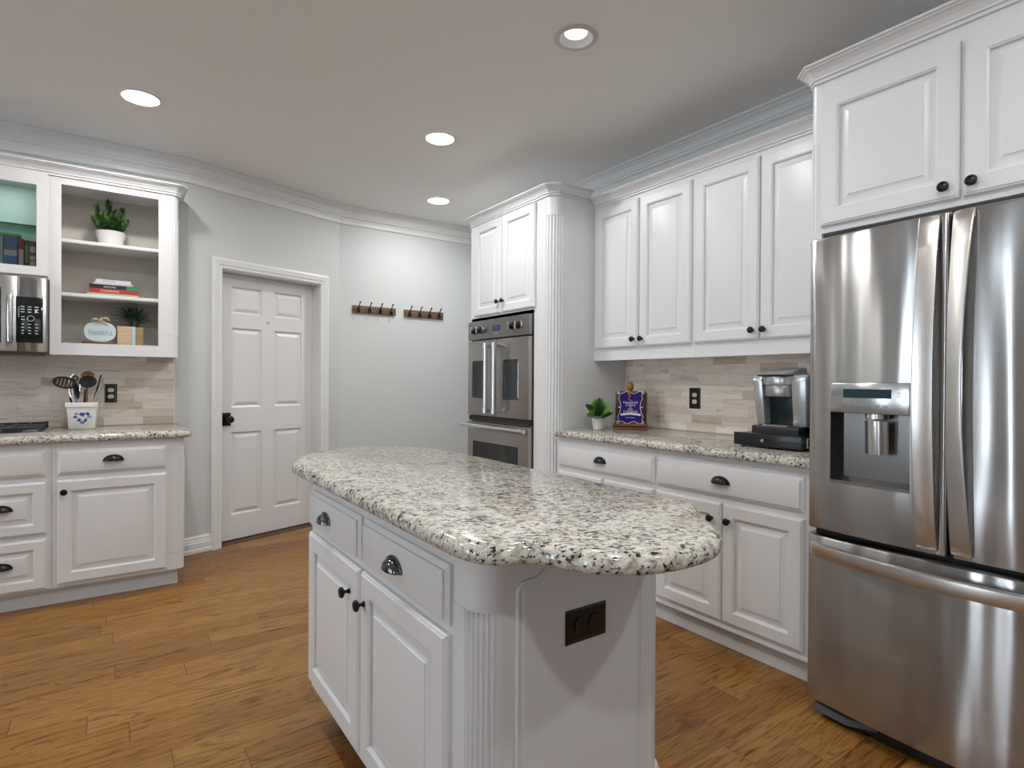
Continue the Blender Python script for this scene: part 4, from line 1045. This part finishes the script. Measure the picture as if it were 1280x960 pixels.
    for s_, sz, b in (('The', .011, .182), ('Household', .021, .168), ('Cuisine', .021, .152), ('of', .014, .139), ('Julia', .020, .126), ('Cookbook', .021, .111), ('Fine Recipes', .011, .071)):
        text(s_, sz, f, W_/2-.001, b, .0136, 'pink', t, ext=.0004)
plaque()
def pod_drawer():
    t = thing('pod_drawer', 'black coffee pod drawer lying on the granite under the coffee maker', 'drawer box', (2.6, 1.45, .911))
    x0, x1, y0, y1 = 2.430, 2.760, 1.290, 1.615
    fr = Fr((x0, 0, 0), (0, 1, 0), (-1, 0, 0))
    MB().box(x0+.012, x1, y0+.004, y1-.004, .922, .974).build('case', 'blackpl', t, bevel=.002)
    d = MB().fbox(fr, y0, y1, .919, .977, -.011, .006).build('drawer_front', 'blackpl', t, bevel=.002)
    MB().lathe([(.004, 0), (.004, .008), (.008, .012), (.007, .017), (0, .018)], fr.P((y0+y1)/2+.01, .947, .006), fr.n, 14).build('knob', 'silver', d)
    mb = MB()
    mb.tube([(x0+.02, y0-.012, .930), (x1, y0-.012, .930)], .003, 6); mb.tube([(x0+.02, y0-.012, .968), (x1, y0-.012, .968)], .003, 6)
    for k_ in range(4): mb.tube([(x0+.02+.1*k_, y0-.012, .930), (x0+.02+.1*k_, y0-.012, .968)], .003, 6); mb.tube([(x0+.02+.1*k_, y0-.012, .949), (x0+.02+.1*k_, y0+.005, .949)], .003, 6)
    mb.build('wire_rail', 'chrome', t)
    mb = MB()
    for x in (x0+.03, x1-.03):
        for y in (y0+.03, y1-.03, (y0+y1)/2): mb.lathe([(.010, 0), (.012, .0111)], (x, y, .9112), seg=12)
    mb.build('foot', 'blackmat', t)
    return (x0, x1, y0, y1)
pod_drawer()
def coffee_maker():
    z = .9775; y0, y1 = 1.305, 1.535; x0 = 2.450
    t = thing('coffee_maker', 'silver and black single-cup coffee maker standing on the black pod drawer', 'coffee maker', (2.58, 1.40, z))
    yc = (y0+y1)/2
    MB().nestpoly(FrZ(), [(x0-.005, y0+.01), (x0+.16, y0+.01), (x0+.16, y1), (x0-.005, y1)], [(0, z), (0, z+.030), (.004, z+.036)]).build('drip_tray', 'blackpl', t)
    # two tapering silver wings embracing the middle
    for nm, a, b, a2, b2 in (('l', y1-.040, y1+.002, y1-.030, y1+.018), ('r', y0-.0, y0+.058, y0-.006, y0+.060)):
        MB().loft([[(x0+.040, a, z+.036), (x0+.040, b, z+.036), (x0+.20, b, z+.036), (x0+.20, a, z+.036)],
                   [(x0+.022, a2, z+.245), (x0+.022, b2, z+.245), (x0+.20, b2, z+.245), (x0+.20, a2, z+.245)],
                   [(x0+.040, a2, z+.268), (x0+.040, b2, z+.268), (x0+.20, b2, z+.268), (x0+.20, a2, z+.268)]]).build('side_wing', 'silverl', t, bevel=.006)
    MB().box(x0+.085, x0+.215, y0+.058, y1-.040, z+.036, z+.255).build('rear_column', 'tank', t, bevel=.003)
    MB().box(x0+.060, x0+.235, y0-.050, y0-.004, z-.0, z+.262).build('water_tank', 'blackpl', t, bevel=.006)
    # brew head: half-round drum over the cup space
    hy = (y0+.058+y1-.040)/2+.004; R_ = .074
    def drum(r, z0, z1): return MB().prism([(x0+.10, hy-r)] + [(x0+.055+r*1.0*cos(radians(an))*.8, hy+r*sin(radians(an))) for an in range(270, 89, -12)] + [(x0+.10, hy+r)], z0, z1)
    drum(R_*.90, z+.170, z+.222).build('brew_head', 'silver', t, bevel=.003)
    drum(R_, z+.222, z+.262).build('head_collar', 'silverl', t, bevel=.003)
    lid = MB().loft([[(x0-.008, hy-.060, z+.2625), (x0-.008, hy+.070, z+.2625), (x0+.16, hy+.074, z+.2625), (x0+.16, hy-.072, z+.2625)],
                     [(x0+.000, hy-.052, z+.272), (x0+.000, hy+.060, z+.272), (x0+.16, hy+.066, z+.296), (x0+.16, hy-.070, z+.296)],
                     [(x0+.020, hy-.040, z+.282), (x0+.020, hy+.050, z+.282), (x0+.15, hy+.056, z+.304), (x0+.15, hy-.064, z+.304)]])
    lid.build('lid', 'silver', t, bevel=.004)
    ring = [(x0-.010, hy-.064), (x0-.010, hy+.074), (x0+.165, hy+.078), (x0+.165, hy-.076)]
    MB().nestpoly(FrZ(), ring[::-1] if False else [ring[0], ring[3], ring[2], ring[1]], [(0, z+.2622), (0, z+.268), (.003, z+.270)]).build('lid_handle', 'blackpl', t)
    MB().nestpoly(FrZ(), [(x0+.0, y0+.066), (x0+.08, y0+.066), (x0+.08, y1-.048), (x0+.0, y1-.048)], [(0, z+.0362), (0, z+.040), (.004, z+.041)]).build('cup_grate', 'handle', t)
coffee_maker()
def utensils():
    c = Vector((-.140, 4.285, .9112)); z0 = .9112; z1 = 1.070
    ca, sa = cos(radians(-6)), sin(radians(-6))
    t = thing('utensil_crock', 'square white ceramic crock painted with a blue floral heart, left counter', 'crock', c)
    def sq(hw, r, z): return [(c.x+p[0]*ca-p[1]*sa, c.y+p[0]*sa+p[1]*ca, z) for p in arc(hw-r, hw-r, r, 0, 90, 4)+arc(-hw+r, hw-r, r, 90, 180, 4)+arc(-hw+r, -hw+r, r, 180, 270, 4)+arc(hw-r, -hw+r, r, 270, 360, 4)]
    pot = MB().loft([sq(.060, .016, z0), sq(.064, .018, z0+.004), sq(.0715, .020, z0+.125), sq(.0715, .02, z0+.127), sq(.078, .022, z0+.131), sq(.080, .022, z0+.153), sq(.078, .021, z0+.158), sq(.073, .018, z0+.157), sq(.068, .016, z0+.145), sq(.058, .012, z0+.02)]).build('pot', 'crock', t, smooth=45)
    f = Fr((c.x, c.y, 0), (ca, sa, 0), (sa, -ca, 0)); rn = random.Random(8)
    fl = MB(); fl2 = MB()
    for i in range(11):
        an = 2*pi*i/11; hx = .030*sin(an)**3*1.15; hz = (13*cos(an)-5*cos(2*an)-2*cos(3*an)-cos(4*an))*.0019
        cx, cz = hx+.006, z0+.070-.0*z0+hz
        tgt = fl if i % 3 else fl2
        for k_ in range(4):
            a2 = 2*pi*k_/4+rn.uniform(0, 1); r_ = rn.uniform(.006, .0095)
            dd = .0645+.0068*(cz-z0-.004)/.121
            tgt.loft([[f.P(cx+.0055*cos(a2)+r_*cos(q)*.75, cz+.0055*sin(a2)+r_*sin(q)*.6, dd+e-.0015) for q in [2*pi*m_/8 for m_ in range(8)]] for e in (0, .0022)])
    merge(pot, fl.build('floral_motif', 'blue', t, smooth=0)); merge(pot, fl2.build('floral_motif', 'lblue', t, smooth=0))
    # utensils: each a thing of its own standing in the crock
    def ut(name, label, cat, fn, mats):
        o = thing(name, label, cat, c+Vector((0, 0, .025)), 'kitchen utensils in the white crock'); fn(o)
    def stick(o, base, top, r, m, nm='handle'):
        b, e = c+Vector(base), c+Vector(top)
        MB().tube([b, b.lerp(e, .4), b.lerp(e, .8), e], [r, r, r*.8, r*.65], 8).build(nm, m, o, smooth=60)
    def disc(o, ctr, rx, rz, tilt, m, nm, slots=0, bowl=.012):
        ctr = c+Vector(ctr); mb = MB(); u = Vector((cos(tilt), 0, sin(tilt))); w = Vector((-sin(tilt), 0, cos(tilt)))
        n_ = 20
        if slots:
            for k_ in range(slots+1):
                x0_ = -rx*.8+1.6*rx*k_/slots; hh = rz*sqrt(max(.05, 1-(x0_/rx)**2))
                mb.tube([ctr+u*x0_-w*hh*.95, ctr+u*x0_+Vector((0, bowl*.6, 0)), ctr+u*x0_+w*hh*.95], .0050, 6)
            mb.tube([ctr+u*rx*cos(2*pi*k_/n_)+w*rz*sin(2*pi*k_/n_) for k_ in range(n_+1)], .0062, 8)
        else:
            mb.loft([[ctr+u*rx*q*cos(2*pi*k_/n_)+w*rz*q*sin(2*pi*k_/n_)+Vector((0, d, 0)) for k_ in range(n_)] for q, d in ((.05, bowl), (.6, bowl*.7), (.95, .002), (1, -.001), (.95, -.003), (.6, bowl*.5-.002), (.05, bowl-.004))])
        mb.build(nm, m, o, smooth=60)
    def f1(o): stick(o, (-.035, -.036, .03), (-.050, -.036, .240), .006, 'paperish'); disc(o, (-.086, -.038, .275), .052, .029, radians(-12), 'blackmat', 'head', 5)
    M['paperish'] = mat('pale_utensil_handle', (0.55, 0.50, 0.42), 0.5)
    def f2(o): stick(o, (-.004, -.012, .03), (.012, -.018, .235), .006, 'blackmat'); disc(o, (.024, -.026, .280), .044, .037, radians(5), 'blackmat', 'head', 0, .016)
    def f3(o): stick(o, (.01, .02, .03), (.020, .022, .26), .007, 'woodspoon'); disc(o, (.022, .025, .318), .034, .026, 0, 'woodspoon', 'bowl', 0, .010)
    def f4(o):
        stick(o, (-.024, .006, .03), (-.034, -.004, .285), .0045, 'crateblue')
        mb = MB(); ctr = c+Vector((-.036, -.005, .300)); mb.tube([ctr+Vector((.011*cos(2*pi*k_/12), 0, .014*sin(2*pi*k_/12))) for k_ in range(13)], .0042, 6); mb.build('loop', 'blackmat', o)
    def f5(o): stick(o, (.02, 0, .03), (.088, .0, .322), .0055, 'blackmat')
    def f6(o): stick(o, (.018, .012, .03), (.100, .012, .300), .0060, 'silverl')
    def f7(o):
        mb = MB(); b = c+Vector((.012, -.038, .05)); e = c+Vector((.094, -.036, .268)); mb.tube([b, b.lerp(e, .5), e], [.008, .008, .010], 8); mb.build('handle', 'silverl', o)
    def f8(o):
        mb = MB(); ctr = c+Vector((-.045, .030, .250))
        for k_ in range(5):
            an = pi*k_/5
            mb.tube([ctr+Vector((.030*cos(an)*sin(q), .030*sin(an)*sin(q), .075*(-cos(q)))) for q in [pi*m_/10 for m_ in range(11)]], .0016, 5)
        mb.build('wires', 'chrome', o); stick(o, (-.01, .03, .03), (-.044, .03, .176), .007, 'chrome')
    def f9(o): stick(o, (-.03, -.02, .03), (-.060, -.030, .19), .007, 'tank'); disc(o, (-.030, -.030, .225), .014, .05, radians(8), 'tank', 'blade')
    for nm, l, ct, fn in (('slotted_spoon', 'black slotted spoon leaning far out of the white crock toward the cooktop', 'spoon', f1), ('ladle', 'large round black ladle head standing in the middle of the white crock', 'ladle', f2),
                          ('wooden_spoon', 'brown wooden spoon rising behind the black ladle in the white crock', 'spoon', f3), ('strainer', 'pale blue rod with small black loop in the white crock', 'utensil', f4),
                          ('skewer', 'thin black stick leaning from the white crock toward the outlet', 'utensil', f5), ('tongs', 'long silver tongs leaning out of the white crock across the outlet', 'tongs', f6),
                          ('spatula', 'short thick silver handle beside the tongs in the white crock', 'spatula', f7), ('whisk', 'wire whisk standing at the back of the white crock', 'whisk', f8), ('scraper', 'dark teal blade in front of the pale blue rod in the crock', 'scraper', f9)):
        ut(nm, l, ct, fn, None)
utensils()
def shelf_plant_top():
    c = Vector((-.005, 4.315, 2.0182))
    t = thing('potted_plant', 'dark green succulent in a white pot on the top open shelf', 'plant', c)
    MB().lathe([(.056, 0), (.060, .003), (.074, .088), (.076, .094), (.072, .095), (.069, .085), (0, .083)], c, seg=28).build('pot', 'potw', t)
    MB().lathe([(0, .0832), (.067, .0835), (.06, .088), (0, .092)], c, seg=18).build('soil', 'soil', t)
    rn = random.Random(5); mb, mb2 = MB(), MB()
    stems = [((-.070, .0, .230), 12), ((-.012, .01, .268), 16), ((.060, .0, .235), 14), ((-.045, -.03, .180), 11), ((.035, -.03, .185), 11), ((.085, .01, .165), 11), ((-.092, .01, .165), 10), ((.015, .02, .215), 12), ((-.02, -.04, .15), 9), ((.065, -.03, .14), 9), ((-.065, -.03, .14), 9)]
    st = MB()
    for (dx, dy, h_), n_ in stems:
        e = c+Vector((dx, dy, h_)); b = c+Vector((dx*.15, dy*.15, .085)); st.tube([b, b.lerp(e, .5)+Vector((dx*.15, 0, 0)), e], [.005, .004, .003], 6)
        for k_ in range(n_):
            u = .18+.82*k_/(n_-1); p = b.lerp(e, u)+Vector((dx*.15*sin(pi*u), 0, 0))
            for q in range(3):
                an = k_*2.4+q*2.09; el = .05+.85*u*u
                d = Vector((cos(an)*cos(el), sin(an)*cos(el), sin(el)))
                leaf(mb if rn.random() < .7 else mb2, p, d, rn.uniform(.026, .040), rn.uniform(.006, .009), .25, seg=4)
    st.build('stem', 'leaf', t); mb.build('leaves', 'leaf', t, smooth=60, solid=.0015); mb2.build('leaves', 'leaf2', t, smooth=60, solid=.0015)
shelf_plant_top()
def shelf_planter():
    t = thing('potted_plant', 'spiky dark plant in a blue-striped wooden crate on the bottom open shelf', 'plant', (.09, 4.30, 1.4164))
    z = 1.4164; f = Fr((0, 4.262, 0), (1, 0, 0), (0, -1, 0))
    x0 = .028; 
    b = MB().box(x0, x0+.075, 4.262, 4.37, z, z+.118); lab(b.build('crate_side', 'crate', t, bevel=.002), 'light wood crate side')
    lab(MB().box(x0+.0755, x0+.094, 4.260, 4.37, z, z+.118).build('blue_stripe', 'crateblue', t, bevel=.002), 'pale blue painted slat')
    lab(MB().box(x0+.0945, x0+.135, 4.264, 4.37, z, z+.115).build('crate_side', 'cratedk', t, bevel=.002), 'golden wood crate side')
    rn = random.Random(9); mb = MB(); c = Vector((x0+.073, 4.325, z+.117))
    tk = MB().tube([c, c+Vector((-.006, 0, .05))], .010, 8).tube([c+Vector((.03, 0, 0)), c+Vector((.034, 0, .04))], .009, 8); tk.build('stem', 'leaf3', t)
    for top, n_, L in ((c+Vector((-.010, 0, .06)), 70, .105), (c+Vector((.036, 0, .045)), 60, .095)):
        for k_ in range(n_):
            an = rn.uniform(0, 2*pi); el = rn.uniform(-.15, 1.45)
            d = Vector((cos(an)*cos(el), sin(an)*cos(el)*.55, sin(el)))
            p_ = top+Vector((0, 0, rn.uniform(-.02, .03))); l_ = L*rn.uniform(.65, 1.0)
            if p_.z+d.z*l_ > 1.680: l_ = max(.02, (1.680-p_.z)/d.z)
            if p_.y+d.y*l_ < 4.284: l_ = max(.02, (4.284-p_.y)/d.y)
            leaf(mb, p_, d, l_, .0045, rn.uniform(-.15, .0), seg=4, tip=1)
    mb.build('leaves', 'leaf3', t, smooth=60, solid=.001)
shelf_planter()
def pumpkin_sign():
    t = thing('pumpkin_sign', 'pale blue pumpkin-shaped sign with raffia bow lettered THANKFUL on the bottom shelf', 'sign', (-.055, 4.26, 1.4164))
    f = Fr((-.055, 4.262, 0), (1, 0, 0), (0, -1, 0)); z = 1.4164
    MB().fbox(f, -.092, .078, z, z+.016, -.025, .025).build('base', 'cherry', t, bevel=.002)
    pts = []
    for i in range(40):
        an = 2*pi*i/40; ca, sa = cos(an), sin(an)
        pts.append((-.003+.080*(abs(ca)**.85)*(1 if ca > 0 else -1), z+.016+.062+.064*(abs(sa)**.9)*(1 if sa > 0 else -1)-.006*max(0, sa)*(1-abs(ca))))
    MB().nestpoly(f, pts, [(0, -.008), (0, .006), (.003, .009)]).build('pumpkin_board', 'sagesign', t, smooth=40)
    text('THANKFUL', .041, f, .0, z+.068, .0095, 'signtext', t, spx=.60)
    mb = MB(); zb = z+.140
    for sx in (-1, 1):
        mb.grid(lambda u, v, sx=sx: f.P(sx*(.004+.040*u), zb+.006+.012*sin(pi*u)+(.014*v-.007)*(.4+u)+.004*sx, .012+.012*sin(pi*u)), 8, 4)
        mb.grid(lambda u, v, sx=sx: f.P(sx*(.004+.030*u)+.006*v, zb-.002-.022*u+(.008*v), .013+.004*u), 6, 3)
    mb.ball(f.P(0, zb+.003, .018), .008, .007, .008)
    mb.build('bow', 'raffia', t, solid=.0015)
    MB().tube([f.P(0, zb-.008, .0), f.P(.002, zb+.012, .0), f.P(.010, zb+.026, .0)], [.011, .009, .008], 8).build('stem', 'paper', t)
pumpkin_sign()
def lying_book(x0, x1, z0, z1, y0, m, label, pages=True, title=None, tm='paper', rot=0):
    t = thing('book', label, 'book', ((x0+x1)/2, y0+.08, z0), 'books stacked flat on the middle open shelf')
    d = .145; h = z1-z0; y1 = y0+d; c = .0022
    # case: boards and spine (spine towards the room)
    MB().box(x0, x1, y0, y1, z1-c, z1).box(x0, x1, y0, y1, z0, z0+c).box(x0, x1, y0, y0+c, z0+c, z1-c).build('cover', m, t, smooth=0)
    MB().box(x0+.003, x1-.003, y0+c+.0003, y1-.004, z0+c+.0002, z1-c-.0002).build('pages', 'paper', t, smooth=0)
    if title: text(title, h*.62, Fr((0, y0, 0), (1, 0, 0), (0, -1, 0)), (x0+x1)/2-.02, (z0+z1)/2, .0004, tm, t, ext=.0003, spx=1.15)
    return t
M['bkA'] = bookmat('pale_green_book', (.42, .50, .30)); M['bkB'] = bookmat('red_book', (.42, .035, .025)); M['bkC'] = bookmat('black_book', (.012, .012, .02))
M['bkD'] = bookmat('lilac_book', (.60, .57, .64)); M['bkE'] = bookmat('white_book', (.74, .72, .70)); M['bkG'] = bookmat('green_book', (.01, .26, .11))
z = 1.7083
lying_book(-.122, .136, z, z+.015, 4.215, 'bkA', 'pale green book at the bottom of the flat stack')
lying_book(-.112, .134, z+.0153, z+.043, 4.218, 'bkB', 'thick red book in the flat stack, under the black one', title='COOKING', tm='pink')
b3 = lying_book(-.110, .132, z+.0433, z+.068, 4.220, 'bkC', 'black book with green end and white lettering in the flat stack', title='everyday', tm='paper')
lab(MB().box(.072, .1322, 4.2190, 4.2199, z+.0437, z+.0676).build('green_band', 'bkG', b3, smooth=0), 'green end of the spine')
lying_book(-.092, .108, z+.0683, z+.080, 4.226, 'bkD', 'thin lilac-white book second from the top of the flat stack')
lying_book(-.080, .096, z+.0803, z+.100, 4.230, 'bkE', 'white paperback on top of the flat stack', title='the kitchen', tm='mark')
def upright(x0, x1, h, m, label, bands=()):
    y0 = 4.235; z0 = 1.8005
    t = thing('book', label, 'book', ((x0+x1)/2, y0+.07, z0), 'cookbooks standing behind the glass door')
    y1 = y0+.15; c = .002
    MB().box(x0, x0+c, y0, y1, z0, z0+h).box(x1-c, x1, y0, y1, z0, z0+h).box(x0+c, x1-c, y0, y0+c, z0, z0+h).build('cover', m, t, smooth=0)
    MB().box(x0+c+.0002, x1-c-.0002, y0+c+.0003, y1-.004, z0+.002, z0+h-.004).build('pages', 'paper', t, smooth=0)
    rn = random.Random(int(x0*1000))
    for (b0, b1, mm) in bands:
        MB().box(x0+.002, x1-.002, y0-.0008, y0-.0001, z0+h*b0, z0+h*b1).build('spine_band', mm, t, smooth=0)
M['bk1'] = bookmat('grey_spine', (.45, .45, .47)); M['bk2'] = bookmat('denim_blue_spine', (.07, .15, .36)); M['bk3'] = bookmat('crimson_spine', (.30, .012, .03))
M['bk4'] = bookmat('forest_spine', (.012, .07, .025)); M['bk5'] = bookmat('emerald_spine', (.015, .30, .14)); M['bkp'] = bookmat('pink_print_band', (.66, .50, .54)); M['bkl'] = bookmat('leaf_print_band', (.14, .26, .06)); M['bky'] = bookmat('lime_cover', (.46, .55, .10)); M['bko'] = bookmat('orange_cover', (.50, .22, .07))
upright(-.535, -.497, .205, 'bk1', 'grey-white cookbook farthest from the glass door frame')
upright(-.494, -.437, .212, 'bk2', 'thick denim-blue cookbook behind the glass door', ((.02, .22, 'bk1'), (.45, .60, 'bkp')))
upright(-.432, -.408, .196, 'bk3', 'crimson cookbook with pale script, next to the thick blue one', ((.02, .70, 'bkp'),))
upright(-.404, -.386, .192, 'bk4', 'narrow dark green cookbook between two red ones', ((.35, .85, 'bkl'),))
upright(-.383, -.355, .190, 'bk3', 'red cookbook with pink print, next to the emerald one', ((.66, .84, 'bkp'), (.44, .56, 'bkp'), (.03, .40, 'bkp')))
upright(-.352, -.318, .198, 'bk5', 'emerald and red cookbook against the glass door frame', ((.03, .30, 'bk1'), (.30, .52, 'bk3')))
def lying_top():
    t = thing('book', 'lime green booklet lying on top of the upright cookbooks', 'book', (-.47, 4.30, 2.013), 'cookbooks standing behind the glass door')
    MB().box(-.55, -.425, 4.245, 4.36, 2.0128, 2.0148).box(-.55, -.425, 4.245, 4.36, 2.0238, 2.0258).box(-.55, -.425, 4.245, 4.247, 2.0148, 2.0238).build('cover', 'bky', t, smooth=0)
    MB().box(-.548, -.427, 4.2472, 4.358, 2.0149, 2.0237).build('pages', 'paper', t, smooth=0)
lying_top()
